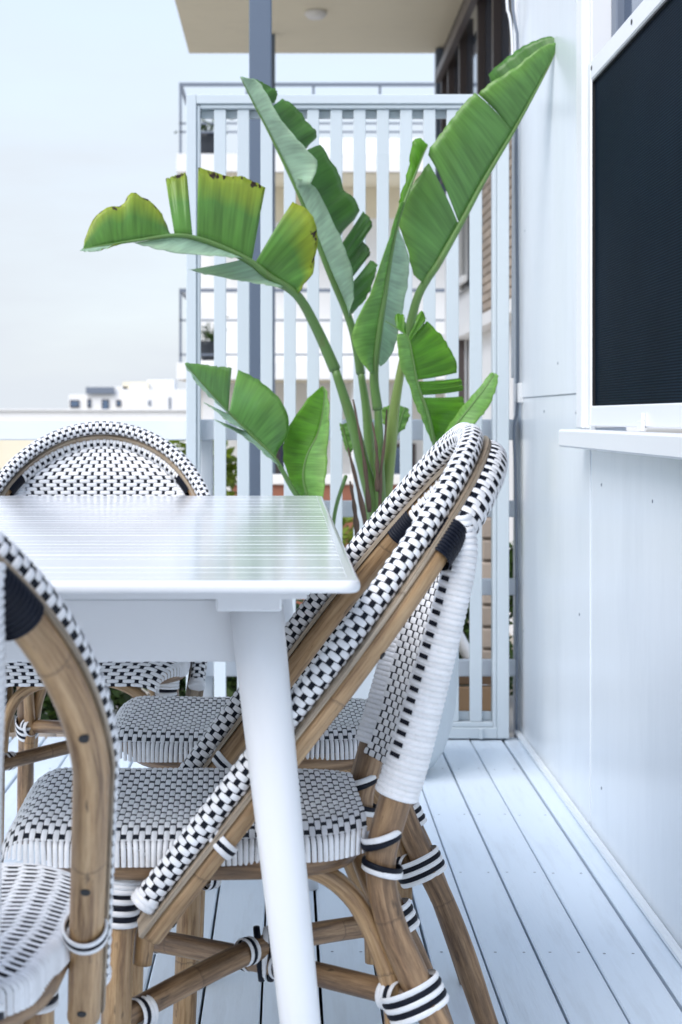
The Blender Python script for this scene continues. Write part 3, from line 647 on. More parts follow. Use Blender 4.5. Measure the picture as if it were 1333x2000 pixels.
    # ---- crossed stretchers
    def stretch(a, b_, dz):
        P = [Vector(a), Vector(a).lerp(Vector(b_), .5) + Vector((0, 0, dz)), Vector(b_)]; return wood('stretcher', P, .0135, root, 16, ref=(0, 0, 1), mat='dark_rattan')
    for sgn in (1, -1): stretch((.080, .157 * sgn, .245), (-.246, -.149 * sgn, .262), .010 * sgn + .014)
    for sgn in (1, -1):
        dv = (Vector((.080, .157 * sgn, 0)) - Vector((-.246, -.149 * sgn, 0))).normalized(); cz = .2535 + .014 + .010 * sgn
        for off in (-.027, .027): band(Vector((-.083, .004 * sgn, cz)) + dv * off, dv, .0155, .0155, (0, 0, 1), 'WNW', .0052, name='cross_binding', parent=root)
    loop_ring((-.083, .0, .268), (1, 0, .1), .030, .017, (0, 0, 1), .0018, M['white_strand'], root); loop_ring((-.077, .0, .268), (1, .0, -.1), .031, .017, (0, 0, 1), .0018, M['navy'], root); loop_ring((-.090, .0, .268), (1, .1, 0), .031, .017, (0, 0, 1), .0018, M['navy'], root)
    for sgn in (1, -1):   # cord collars where stretchers meet the legs
        for (xa, za, dxx) in ((-.232, .262, 1), (.066, .246, -1)):
            band((xa + dxx * .014, .138 * sgn, za + .001), (dxx, -.93 * sgn, 0), .0165, .0165, (0, 0, 1), 'WNWW', .0052, parent=root, name='collar_binding')
    # ---- arched braces on the four sides and the bindings that hold their feet
    for sgn in (1, -1):
        y = .137 * sgn
        wood('side_brace', [(-.222, y * 1.01, .215), (-.219, y, .262), (-.205, y, .312), (-.177, y, .368), (-.133, y * 1.05, .402), (-.07, y * 1.1, .408)], .0112, root, 28, mat='rattan')
        wood('side_brace', [(.052, y, .30), (.045, y * 1.02, .345), (.020, y * 1.06, .384), (-.02, y * 1.1, .405)], .0108, root, 18, mat='rattan')
        wood('rear_brace', [(-.268, .138 * sgn, .215), (-.250, .132 * sgn, .265), (-.222, .118 * sgn, .325), (-.196, .090 * sgn, .378), (-.188, .04 * sgn, .400), (-.188, .0, .404)], .0105, root, 24, mat='rattan', ref=(1, 0, 0))
        wood('front_brace', [(.082, .145 * sgn, .27), (.085, .138 * sgn, .325), (.092, .112 * sgn, .375), (.10, .06 * sgn, .402), (.10, 0, .406)], .0105, root, 22, mat='rattan', ref=(1, 0, 0))
        band((-.242, .145 * sgn, .262), (-.45, 0, -1), .0345, .0232, (1, 0, 0), 'WNWNW', .0068, parent=root)
        # tie between seat and rear leg, tie between seat and hoop
        for (c, ax, mt) in (((-.206, .150 * sgn, .440), (.32, 0, 1), 'white_strand'), ((-.206, .150 * sgn, .434), (.34, 0, 1), 'navy'), ((-.207, .150 * sgn, .402), (-.25, 0, 1), 'white_strand'), ((-.207, .150 * sgn, .407), (-.27, 0, 1), 'navy')):
            loop_ring(c, ax, .0215, .0215, (1, 0, 0), .0017, M[mt], root)
        p = hoop_pt(.500, sgn * hlat(.5)) - HN * .008
        for off, mt in ((-.0045, 'white_strand'), (.0, 'navy'), (.0045, 'white_strand')):
            loop_ring(Vector(p) + HD * off, HD + Vector((0, 0, .25)), .0175, .0185, HN, .0016, M[mt], root)
    return root
proto = make_chair()
chairs = [((-.110, 2.075, 0), 182, 'rattan bistro chair with black and white weave tucked under table, nearer of the right pair'),
          ((-.060, 2.645, 0), 181, 'rattan bistro chair at the table side partly hidden behind the nearest right hand chair'),
          ((-.389, 1.572, 0), 90, 'rattan bistro chair cropped at the left edge, seen from behind with black screws'),
          ((-.384, 3.405, 0), -90, 'rattan bistro chair facing the camera at the far end of the white table')]
for i, (loc, rz, lab) in enumerate(chairs):
    o = proto if i == 0 else copy_tree(proto); o.location = loc; o.rotation_euler = (0, 0, R(rz)); tag(o, lab, 'chair', 'woven rattan chairs round the table')

# ------------------------------------------------------------------ planter and plant
PC = at(740, 0, 4.50); pc = (PC.x, 4.50)
pl = tag(empty('planter', (pc[0], pc[1], 0)), 'round pale grey stone planter with curved base behind the chairs', 'planter')
prof = [(.0, .002), (.10, .002), (.118, .006), (.140, .022), (.165, .06), (.182, .11), (.193, .17), (.199, .24), (.200, .31), (.196, .37), (.186, .405), (.178, .412), (.168, .408), (.166, .37)]
b = MB(); b.lathe(prof, segs=64); b.build('bowl', M['concrete'], pl)
b = MB(); b.lathe([(.0, .378), (.08, .382), (.168, .374)], segs=32); b.build('soil', M['soil'], pl)

plant = tag(empty('bird_of_paradise_plant', (pc[0], pc[1], .38)), 'tall potted plant with large split paddle leaves in front of the white screen', 'plant')
p0 = Vector(plant.location)
GM = dict(mid=(.060, .135, .030), edge=(.085, .17, .028))
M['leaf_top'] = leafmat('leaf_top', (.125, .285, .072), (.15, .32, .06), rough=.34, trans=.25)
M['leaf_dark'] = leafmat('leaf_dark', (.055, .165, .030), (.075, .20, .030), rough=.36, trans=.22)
M['leaf_under'] = leafmat('leaf_under', (.36, .52, .38), (.39, .54, .38), rough=.5, trans=.25, vein=.14)
M['leaf_light'] = leafmat('leaf_light', (.17, .36, .085), (.21, .40, .085), rough=.4, trans=.3)
M['leaf_bright'] = leafmat('leaf_bright', (.10, .28, .018), (.14, .34, .024), rough=.35, trans=.42)
M['leaf_yellow'] = leafmat('leaf_yellow', (.14, .30, .065), (.44, .46, .03), .52, 1.18, burn=True, trans=.35)
M['petiole'] = paint('petiole', (.12, .23, .060), .42, .18, 7, (3, 3, .6), .2, 60, dirt=(.14, .10, .05), dirt_amt=.5)
M['petiole_light'] = paint('petiole_light', (.22, .31, .08), .42, .15, 7, (3, 3, .6), .2, 60, dirt=(.20, .14, .06), dirt_amt=.5)
M['sheath'] = paint('dry_sheath', (.10, .062, .042), .7, .3, 20, (3, 3, .5), .5, 60)
def loc3(p): return at(*p) - p0
def nearest_t(rib, q):
    best = (1e9, 0)
    for i in range(len(rib) - 1):
        a = Vector(rib[i][:2]); b_ = Vector(rib[i + 1][:2]); d_ = b_ - a; t = max(0, min(1, (Vector(q) - a).dot(d_) / d_.length_squared)); dd = (a + d_ * t - Vector(q)).length
        if dd < best[0]: best = (dd, i + t)
    return best[1]
def lerp_poly(P, t):
    i = min(int(t), len(P) - 2); return P[i].lerp(P[i + 1], t - i)
def leaf(rib, r0, r1, segs, ribmat='petiole', show_rib=True):
    """rib: (px, py, Y) along the midrib; segs: (start px, end px, edge px list, dY start, dY end, mat front, mat back, bulge)"""
    dense2 = catmull([Vector(r_) for r_ in rib], 60); rib2 = [(v.x, v.y, v.z) for v in dense2]
    root = None; first = True; parts = []
    mb = MB(); P3 = [loc3(r_) for r_ in rib2]
    mb.tube(P3, lambda t: r0 + (r1 - r0) * t, 8, ref=(0, 1, 0)); lf = mb.build('leaf', M[ribmat], plant)
    for (qa, qb, edge, d0, d1, mf, mbk, bul) in segs:
        ta, tb_ = nearest_t(rib2, qa), nearest_t(rib2, qb); E = catmull([Vector((e[0], e[1], 0)) for e in edge], 22); E = [v if q in (0, 21) else v + Vector((random.uniform(-1.7, 1.7), random.uniform(-1.7, 1.7), 0)) for q, v in enumerate(E)]; NS, NM = 21, 8; mb = MB(); UL = []
        for i in range(NS + 1):
            k = i / NS; t = ta + (tb_ - ta) * k; rp = lerp_poly([Vector(v) for v in rib2], t); ep = E[i]; dY = d0 + (d1 - d0) * k
            A = loc3(rp); Bv = loc3((ep.x, ep.y, rp.z + dY)); span = (Bv - A).length
            for j in range(NM + 1):
                v = j / NM; p = A.lerp(Bv, v); bend = 4 * v * (1 - v) * bul * span
                rip = (.0012 * math.sin(k * 34 + j * .5) + .0022 * math.sin(k * 13 + 2.1) + .0016 * math.sin(k * 61 + 1.0)) * v
                p = p + Vector((0, -bend + rip, bend * .25)); mb.v.append(tuple(p)); UL.append((t * .012, v))
        for i in range(NS):
            for j in range(NM):
                k = i * (NM + 1) + j; idx = [k, k + 1, k + NM + 2, k + NM + 1]
                mb.face(idx, 0, [UL[q] for q in idx], True)
        # make the camera-facing side the front
        tot = 0.0
        for f in mb.f:
            va, vb, vc = (Vector(mb.v[f[q]]) for q in (0, 1, 2)); tot += (vb - va).cross(vc - va).dot(Vector((0, 0, EYE)) - (va + p0))
        if tot < 0:
            mb.f = [f[::-1] for f in mb.f]; mb.uv = [u_[::-1] for u_ in mb.uv]
        o = mb.build('blade', [M[mf], M[mbk]], lf); so = o.modifiers.new('thickness', 'SOLIDIFY'); so.thickness = .0011; so.offset = -1; so.material_offset = 1; so.use_rim = True
    return lf
def stem(pts, r, mat='petiole', n=30, name='stem', el=.8):
    mb = MB(); P = [loc3(v) for v in [tuple(q) for q in catmull([Vector(p) for p in pts], n)]]; mb.tube(P, r, 12, ref=(0, 1, 0), el=el); return mb.build(name, M[mat], plant)
YL = 'leaf_yellow'
# 1 torn yellowing leaf reaching left
leaf([(655, 722, 4.40), (618, 640, 4.36), (580, 576, 4.31), (525, 540, 4.26), (490, 512, 4.23), (430, 482, 4.19), (382, 465, 4.16), (340, 460, 4.14), (265, 470, 4.11), (200, 480, 4.09), (160, 487, 4.08)], .0145, .0012, [
    ((580, 575), (502, 510), [(582, 573), (598, 552), (612, 530), (619, 480), (620, 450), (604, 413), (572, 394)], -.02, .05, YL, 'leaf_under', .05),
    ((497, 505), (386, 465), [(519, 366), (500, 357), (470, 344), (440, 343), (412, 333), (388, 327)], .05, .05, YL, 'leaf_under', .05),
    ((377, 463), (342, 460), [(366, 345), (360, 338), (345, 342), (324, 350)], .05, .06, YL, 'leaf_under', .05),
    ((336, 459), (163, 486), [(330, 452), (318, 420), (296, 396), (272, 381), (254, 376), (238, 402), (212, 404), (185, 428), (168, 462), (164, 480)], .02, .0, YL, 'leaf_under', .06),
    ((552, 562), (478, 508), [(548, 562), (505, 553), (450, 545), (395, 534), (368, 527)], -.05, -.02, 'leaf_under', YL, -.04),
    ((474, 506), (338, 461), [(470, 503), (430, 501), (360, 496), (300, 484), (262, 474)], -.05, -.03, 'leaf_under', YL, -.04),
    ((264, 471), (162, 487), [(222, 478), (200, 488), (178, 491), (156, 489)], -.02, -.01, 'leaf_under', YL, 0)])
# 2 tall leaf left of centre, folded lengthwise
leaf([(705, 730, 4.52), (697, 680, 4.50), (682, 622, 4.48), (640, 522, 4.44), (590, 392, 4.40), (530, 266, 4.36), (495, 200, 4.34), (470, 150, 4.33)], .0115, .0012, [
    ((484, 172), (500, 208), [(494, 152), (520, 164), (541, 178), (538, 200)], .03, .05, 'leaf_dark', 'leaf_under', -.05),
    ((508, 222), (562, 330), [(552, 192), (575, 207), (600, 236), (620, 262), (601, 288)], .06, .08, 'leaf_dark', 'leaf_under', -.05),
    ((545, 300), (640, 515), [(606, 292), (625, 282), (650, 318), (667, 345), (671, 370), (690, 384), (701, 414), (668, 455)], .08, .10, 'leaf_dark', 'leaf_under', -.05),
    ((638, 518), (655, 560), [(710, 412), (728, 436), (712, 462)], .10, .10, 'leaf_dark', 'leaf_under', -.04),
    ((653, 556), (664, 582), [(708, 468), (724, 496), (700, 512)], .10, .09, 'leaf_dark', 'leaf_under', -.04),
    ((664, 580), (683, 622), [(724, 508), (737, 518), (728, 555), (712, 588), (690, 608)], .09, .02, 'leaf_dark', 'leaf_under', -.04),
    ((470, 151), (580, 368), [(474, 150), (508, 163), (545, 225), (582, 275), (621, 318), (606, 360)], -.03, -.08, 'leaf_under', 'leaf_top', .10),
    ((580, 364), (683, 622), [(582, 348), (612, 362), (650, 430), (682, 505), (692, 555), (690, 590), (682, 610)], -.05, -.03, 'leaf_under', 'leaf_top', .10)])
# 3 largest leaf leaning to the wall
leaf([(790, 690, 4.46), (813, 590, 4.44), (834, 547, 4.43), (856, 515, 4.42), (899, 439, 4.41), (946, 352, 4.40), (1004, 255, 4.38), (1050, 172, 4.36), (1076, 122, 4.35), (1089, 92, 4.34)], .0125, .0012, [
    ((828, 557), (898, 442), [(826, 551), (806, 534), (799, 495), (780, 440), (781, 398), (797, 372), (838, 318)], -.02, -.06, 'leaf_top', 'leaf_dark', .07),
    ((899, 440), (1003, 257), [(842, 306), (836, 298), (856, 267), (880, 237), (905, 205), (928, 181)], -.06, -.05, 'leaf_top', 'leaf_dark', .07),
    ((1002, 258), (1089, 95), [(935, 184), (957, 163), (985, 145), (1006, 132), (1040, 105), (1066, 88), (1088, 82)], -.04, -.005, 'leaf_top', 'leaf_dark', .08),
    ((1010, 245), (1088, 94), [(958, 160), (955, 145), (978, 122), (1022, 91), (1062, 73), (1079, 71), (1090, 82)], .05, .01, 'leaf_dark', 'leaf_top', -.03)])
# 4 upright folded leaf in the middle
leaf([(738, 800, 4.40), (731, 732, 4.38), (741, 644, 4.36), (752, 572, 4.35), (763, 500, 4.34), (776, 439, 4.33), (796, 380, 4.33), (826, 305, 4.33), (836, 284, 4.33)], .0125, .0012, [
    ((736, 700), (778, 436), [(744, 716), (766, 692), (784, 626), (797, 556), (800, 514), (789, 474), (778, 440)], .05, .02, 'leaf_under', 'leaf_light', -.08),
    ((731, 730), (790, 395), [(727, 731), (712, 716), (694, 678), (689, 645), (717, 587), (744, 514), (766, 446), (782, 396)], -.04, -.03, 'leaf_light', 'leaf_under', .10),
    ((784, 412), (836, 285), [(779, 394), (796, 338), (804, 290), (808, 275), (822, 270), (836, 282)], .01, .0, 'leaf_bright', 'leaf_under', .10)])
# 5 short leaf on the right with ragged edge
leaf([(850, 870, 4.36), (836, 810, 4.33), (816, 750, 4.31), (806, 698, 4.30), (798, 662, 4.30), (780, 644, 4.30), (753, 627, 4.30)], .006, .001, [
    ((799, 668), (814, 742), [(834, 627), (850, 642), (866, 660), (882, 686), (891, 706), (893, 728)], .04, .05, 'leaf_bright', 'leaf_under', -.06),
    ((815, 745), (823, 772), [(900, 738), (904, 752), (903, 763)], .05, .05, 'leaf_bright', 'leaf_under', -.05),
    ((825, 776), (849, 868), [(904, 774), (908, 795), (900, 820), (880, 850), (850, 872)], .05, .02, 'leaf_bright', 'leaf_under', -.05),
    ((790, 653), (848, 866), [(777, 652), (778, 680), (783, 715), (800, 756), (816, 800), (842, 862)], -.02, -.01, 'leaf_light', 'leaf_bright', .08),
    ((797, 661), (801, 672), [(816, 614), (825, 608), (832, 618), (826, 640)], .03, .03, 'leaf_bright', 'leaf_under', 0),
    ((776, 640), (793, 656), [(771, 622), (776, 613), (788, 616), (794, 636)], .02, .02, 'leaf_bright', 'leaf_under', 0)])
# 6 low leaf pointing right behind the chair back
leaf([(855, 900, 4.34), (880, 846, 4.32), (915, 800, 4.31), (945, 762, 4.30), (966, 731, 4.30)], .005, .001, [
    ((868, 870), (966, 732), [(862, 860), (875, 832), (899, 799), (934, 759), (956, 731), (964, 727)], .03, .0, 'leaf_light', 'leaf_under', .05),
    ((868, 872), (966, 732), [(890, 876), (934, 820), (954, 798), (970, 756), (974, 734), (967, 728)], -.03, .0, 'leaf_light', 'leaf_under', .06)])
# 7 low leaf pointing left
leaf([(640, 1040, 4.32), (600, 993, 4.28), (573, 957, 4.25), (538, 897, 4.22), (498, 857, 4.20), (449, 808, 4.18), (399, 753, 4.15), (362, 711, 4.13)], .008, .001, [
    ((540, 899), (448, 806), [(540, 890), (542, 882), (558, 856), (566, 822), (553, 788), (530, 762), (508, 744), (466, 722)], .03, .07, 'leaf_top', 'leaf_under', .06),
    ((447, 805), (362, 711), [(453, 719), (430, 716), (404, 713), (380, 710), (362, 709)], .07, .01, 'leaf_top', 'leaf_under', .06),
    ((548, 908), (485, 844), [(545, 910), (515, 884), (480, 855), (452, 838), (417, 818)], -.04, -.05, 'leaf_under', 'leaf_top', 0),
    ((484, 842), (452, 812), [(470, 836), (445, 822), (420, 800), (398, 785)], -.05, -.05, 'leaf_under', 'leaf_top', 0),
    ((450, 810), (364, 713), [(438, 800), (410, 775), (380, 742), (362, 714)], -.03, .0, 'leaf_under', 'leaf_top', 0)])
# 8 cupped upright leaf beside it
leaf([(622, 1010, 4.27), (608, 985, 4.27), (597, 955, 4.27), (593, 925, 4.27), (601, 888, 4.27), (620, 850, 4.27), (630, 810, 4.27), (634, 770, 4.27), (632, 755, 4.27)], .004, .001, [
    ((612, 992), (633, 756), [(604, 990), (578, 962), (559, 920), (554, 878), (563, 838), (587, 798), (610, 768), (630, 754)], .05, .0, 'leaf_bright', 'leaf_light', -.06),
    ((618, 1004), (633, 758), [(624, 1008), (632, 960), (638, 915), (641, 858), (643, 798), (640, 768), (634, 756)], -.05, .0, 'leaf_light', 'leaf_bright', .05)])
# stems
B_ = lambda px, py, Y: (px, py, Y)
stem([(748, 1140, 4.48), (735, 1010, 4.46), (708, 900, 4.45), (690, 830, 4.43), (655, 722, 4.40)], lambda t: .034 - .019 * t, el=.7)
stem([(742, 1140, 4.52), (728, 1000, 4.54), (724, 900, 4.55), (716, 800, 4.54), (705, 728, 4.52)], lambda t: .034 - .0215 * t, el=.7)
stem([(740, 1140, 4.46), (742, 1000, 4.45), (741, 900, 4.43), (740, 830, 4.41), (738, 795, 4.40)], lambda t: .030 - .017 * t, 'petiole', el=.7)
stem([(745, 1140, 4.50), (750, 990, 4.49), (762, 880, 4.48), (772, 790, 4.47), (790, 688, 4.46)], lambda t: .036 - .023 * t, 'petiole_light', el=.7)
stem([(700, 1140, 4.44), (672, 1085, 4.38), (640, 1038, 4.32)], lambda t: .012 - .004 * t)
stem([(700, 1145, 4.42), (680, 1090, 4.34), (622, 1008, 4.27)], lambda t: .010 - .005 * t)
stem([(735, 1140, 4.44), (780, 1000, 4.38), (850, 868, 4.36)], lambda t: .010 - .004 * t)
stem([(740, 1140, 4.46), (800, 1000, 4.38), (856, 898, 4.34)], lambda t: .010 - .004 * t)
stem([(646, 1080, 4.40), (650, 1035, 4.36), (658, 985, 4.36), (676, 930, 4.40)], .006)
for P_, r_ in (([(728, 1120, 4.43), (712, 1010, 4.40), (694, 930, 4.40), (680, 875, 4.41)], .009), ([(722, 1000, 4.41), (712, 900, 4.40), (697, 815, 4.41), (690, 780, 4.42)], .006),
               ([(742, 1040, 4.42), (744, 930, 4.40), (752, 860, 4.42), (756, 800, 4.44)], .006), ([(700, 1060, 4.40), (692, 985, 4.39), (684, 940, 4.40)], .008), ([(738, 960, 4.40), (736, 880, 4.39), (728, 825, 4.40)], .006)):
    stem([(q[0], q[1], q[2] - .012) for q in P_], lambda t, r_=r_: r_ * .85 * (1 - .7 * t) * (1 + .18 * math.sin(t * 23 + r_ * 900)), 'sheath', 26, 'dry_sheath', 1.25)
leaf([(684, 890, 4.50), (674, 850, 4.50), (668, 828, 4.50)], .004, .002, [((684, 888), (668, 829), [(676, 880), (668, 850), (664, 826)], .0, .0, 'leaf_light', 'leaf_light', 0), ((685, 888), (669, 829), [(692, 875), (688, 845), (678, 826)], .0, .0, 'leaf_light', 'leaf_light', 0)])
leaf([(775, 850, 4.62), (785, 815, 4.62), (792, 795, 4.62)], .004, .002, [((775, 848), (792, 796), [(755, 840), (745, 812), (752, 795), (780, 792)], 0, 0, 'leaf_light', 'leaf_light', 0), ((776, 848), (792, 796), [(790, 838), (800, 815), (797, 798)], 0, 0, 'leaf_light', 'leaf_light', 0)])

# ------------------------------------------------------------------ neighbouring building on the right: soffit, glazing, brick facade
XF_ = 1.40
nb = tag(empty('brick_apartment_house', (XF_, 13, -.5)), 'tan brick apartment house with cream balcony soffit and dark framed glazing', 'building')
def npart(name, boxes, mat, parent=None, bev=0):
    b = MB()
    for q in boxes: b.box(q[0] - XF_, q[1] - XF_, q[2] - 13, q[3] - 13, q[4] + .5, q[5] + .5, bev=bev)
    return b.build(name, mat, parent or nb)
npart('balcony_slab', [(-.895, XF_ + .5, 9.0, 16.3, 4.2, 4.5)], M['cream'])
npart('wall', [(XF_ + .03, XF_ + .3, 8.5, 16.3, -1, 4.19)], M['bwhite'])
npart('ledge', [(XF_ - .10, XF_ + .03, 8.5, 16.3, 1.50, 1.58)], M['bwhite'])
npart('window_head', [(XF_ - .01, XF_ + .03, 8.5, 16.0, 4.02, 4.19)], M['frame_brown'])
wg = npart('glazing', [(XF_ + .005, XF_ + .02, 8.5, 16.0, 2.95, 4.02)], M['glass'])
for yy in (15.75, 15.1, 14.1, 12.75, 11.8, 10.8): npart('mullion', [(XF_ - .05, XF_ + .004, yy - .04, yy + .04, 2.95, 4.02)], M['frame_brown'], wg)
npart('handrail', [(XF_ - .11, XF_ - .06, 8.5, 15.7, 3.82, 3.90)], M['frame_brown'])
npart('end_frame', [(XF_ - .07, XF_ + .03, 16.02, 16.2, 2.9, 4.19)], M['steel_blue'])
wn = npart('window', [(XF_ + .0, XF_ + .028, 13.9, 14.9, 1.9, 2.75)], M['dglass'])
npart('window_bar', [(XF_ - .03, XF_ - .001, 14.35, 14.43, 1.9, 2.75), (XF_ - .06, XF_ - .031, 13.7, 15.0, 1.93, 1.98)], M['bwhite'], wn)
wn = npart('window', [(XF_ + .0, XF_ + .028, 12.88, 13.05, 1.6, 2.9)], M['steel_blue'])
npart('brown_post', [(XF_ - .06, XF_ + .0, 14.15, 14.32, .2, 1.5)], M['frame_brown'])
npart('mortar_bed', [(XF_ + .002, XF_ + .029, 11.0, 12.86, 1.58, 2.94)], M['mortar'])
b = MB(); b.box(-.012, .012, -.112, .112, -.026, .026, bev=.003); bme = b.mesh('brick', M['brick'])
zz = 1.58 + .029; rw = 0
while zz < 2.92:
    yy = 11.12 + (.118 if rw % 2 else 0)
    while yy < 12.80: link('brick', bme, nb, (.0, yy - 13 + random.uniform(-.002, .002), zz + .5 + random.uniform(-.001, .001))); yy += .236
    zz += .062; rw += 1
b = MB()
b.lathe([(0, 0), (.09, 0), (.09, -.03), (.06, -.06), (0, -.06)][::-1], segs=20); o = b.build('ceiling_light', M['bwhite'], nb); o.location = (at(617, 18, 14.6).x - XF_, 1.6, 4.7 - .002)
npart('soffit_column', [(at(530, 0, 15.5).x, at(538, 0, 15.5).x, 15.45, 15.52, -1, 4.19)], M['steel_blue'])

# garden brick pier seen through the bottom of the screen
bp_ = tag(empty('brick_pier', (.705, 6.3, -.14)), 'low tan brick pier just behind the right foot of the privacy screen', 'pier')
b = MB(); b.box(-.028, .028, -.10, .10, 0, .70); b.build('mortar_core', M['mortar'], bp_)
b = MB(); b.box(-.032, .034, -.005, .105, 0, .066, bev=.004); bme2 = b.mesh('brick', M['brick'])
for k in range(9): link('brick', bme2, bp_, (.002 if k % 2 else -.002, -.112, .006 + k * .076))
b = MB(); P = [(.42, 5.9, -.14), (.50, 5.95, .10), (.60, 6.0, .36)]; P = [(.46, 6.0, .42), (.56, 6.0, .18), (.64, 6.0, .02), (.66, 6.0, -.14)]
b.tube(catmull(P, 14), .022, 10, ref=(0, 1, 0)); tag(b.build('garden_pipe', M['bwhite']), 'white pipe slanting behind the lower right screen slats', 'pipe')
tr = tag(empty('timber_planter', (.57, 5.75, -.14)), 'brown timber planter box low behind the screen slats', 'planter box')
for k in range(3):
    b = MB(); b.box(-.16, .14, -.02, .02, .005 + k * .085, .083 + k * .085, bev=.003); b.build('plank', M['dark_rattan'], tr)

# ------------------------------------------------------------------ white apartment block behind
ab = tag(empty('white_apartment_block', (.5, 27, -3)), 'white apartment block with stacked balconies behind the privacy screen', 'building')
def apart(name, boxes, mat, parent=None):
    b = MB()
    for q in boxes: b.box(q[0] - .5, q[1] - .5, q[2] - 27, q[3] - 27, q[4] + 3, q[5] + 3)
    return b.build(name, mat, parent or ab)
zy = lambda py, Y: EYE + (VY - py) * Y / FPX
xl = at(345, 0, 25).x; xr = 4.2
apart('wall', [(xl + .15, xr, 26.6, 33, -3, zy(335, 25))], M['bwhite'])
for (x0, x1, y0, y1) in ((-.35, .2, 343, 432), (.35, 2.9, 341, 425), (-1.3, -.5, 345, 400)): apart('cream_band', [(x0, x1, 26.56, 26.595, zy(y1, 26.5), zy(y0 + 20, 26.5))], M['cream'])
for k, (yt, yb, yr) in enumerate(((300, 335, 160), (708, 741, 563))):
    apart('balcony_slab', [(xl, xr, 25, 26.595, zy(yb, 25), zy(yt, 25))], M['bwhite'])
    apart('soffit_panel', [(xl + .1, xr, 25.1, 26.55, zy(yb, 25) - .02, zy(yb, 25) - .002)], M['cream'])
    rl = apart('railing', [(at(350, 0, 25).x, xr, 25.05, 25.09, zy(yr, 25) - .05, zy(yr, 25))], M['iron'])
    apart('side_rail', [(at(350, 0, 25).x, at(350, 0, 25).x + .04, 25.1, 26.59, zy(yr, 25) - .05, zy(yr, 25))], M['iron'], rl)
    for q in range(6): apart('baluster', [(at(350, 0, 25).x + q * .93, at(350, 0, 25).x + q * .93 + .035, 25.06, 25.085, zy(yt, 25), zy(yr, 25) - .05)], M['iron'], rl)
    for zz in ((.30, .42) if k == 0 else (.58, .10)): apart('mid_rail', [(at(350, 0, 25).x, xr, 25.06, 25.08, zy(yt, 25) + zz, zy(yt, 25) + zz + .025)], M['iron'], rl)
apart('parapet', [(.1, xr, 26.3, 26.45, zy(300, 25), zy(300, 25) + .42)], M['bwhite'])
for (x0, x1, z0, z1) in ((-.6, .3, -.6, .55), (1.1, 1.9, -.7, .5)):
    f = apart('window', [(x0, x1, 26.54, 26.594, z0, z1)], M['frame_brown']); apart('pane', [(x0 + .06, (x0 + x1) / 2 - .03, 26.52, 26.535, z0 + .06, z1 - .06), ((x0 + x1) / 2 + .03, x1 - .06, 26.52, 26.535, z0 + .06, z1 - .06)], M['glass'], f)
apart('pillar', [(.9, 1.1, 25.3, 25.5, -3, zy(741, 25) - .025), (-1.2, -1.0, 25.3, 25.5, -3, zy(741, 25) - .025)], M['bwhite'])

def shrub(name, c, rad, n, size, mat, label, cat='shrub', group=None, trunk=None, seed=0):
    rnd = random.Random(seed); root = tag(empty(name, (c[0], c[1], c[2] - rad[2])), label, cat, group); mb = MB(); lobes = []
    for k in range(9): lobes.append((Vector((rnd.uniform(-.6, .6) * rad[0], rnd.uniform(-.6, .6) * rad[1], rad[2] + rnd.uniform(-.6, .6) * rad[2])), rnd.uniform(.35, .55)))
    for _ in range(n):
        lc, ls = lobes[rnd.randrange(len(lobes))]; d_ = Vector((rnd.gauss(0, 1), rnd.gauss(0, 1), rnd.gauss(0, 1))).normalized() * (rnd.random() ** .4) * ls
        p = lc + Vector((d_.x * rad[0], d_.y * rad[1], d_.z * rad[2])); s = size * rnd.uniform(.6, 1.3)
        a = Vector((rnd.gauss(0, 1), rnd.gauss(0, 1), rnd.gauss(0, .6))).normalized(); b_ = a.cross(Vector((rnd.gauss(0, 1), rnd.gauss(0, 1), rnd.gauss(0, 1)))).normalized()
        b0 = len(mb.v); mb.v += [tuple(p - a * s), tuple(p + b_ * s * .42), tuple(p + a * s), tuple(p - b_ * s * .42)]; mb.face([b0, b0 + 1, b0 + 2, b0 + 3])
    mb.build('crown', mat, root)
    st = MB()
    for k in range(5):
        e = lobes[k][0]; st.tube(catmull([(0, 0, 0), (e.x * .3, e.y * .3, e.z * .4), tuple(e)], 8), lambda t: .02 - .014 * t, 6, ref=(1, 0, 0))
    st.build('trunk', M['dark_rattan'], root)
    return root
def on_balcony(px, py, Y, r, label, hang=False):
    c = at(px, py, Y); h = r * 1.6
    t = tag(empty('potted_plant', (c.x, Y, c.z)), label, 'potted plant'); mb = MB(); mb.lathe([(0, 0), (r * .62, 0), (r * .85, h * .8), (r * .92, h), (r * .8, h)], segs=18); mb.build('pot', M['pot_dark'], t)
    mb = MB(); rnd = random.Random(int(px))
    for _ in range(160):
        d_ = Vector((rnd.gauss(0, 1) * .7, rnd.gauss(0, 1) * .7, abs(rnd.gauss(0, 1)) * .7)) * r; p = Vector((0, 0, h)) + d_; a = Vector((rnd.gauss(0, 1), rnd.gauss(0, 1), rnd.gauss(0, 1))).normalized() * r * .28; b_ = a.cross(Vector((0, 0.3, 1))) * .5
        b0 = len(mb.v); mb.v += [tuple(p - a), tuple(p + b_), tuple(p + a), tuple(p - b_)]; mb.face([b0, b0 + 1, b0 + 2, b0 + 3])
    mb.build('foliage', M['leaf_far'], t); return t
on_balcony(406, 300, 25.3, .17, 'dark potted plant on the upper balcony of the white block')
on_balcony(408, 704, 25.3, .17, 'dark potted plant on the lower balcony of the white block')

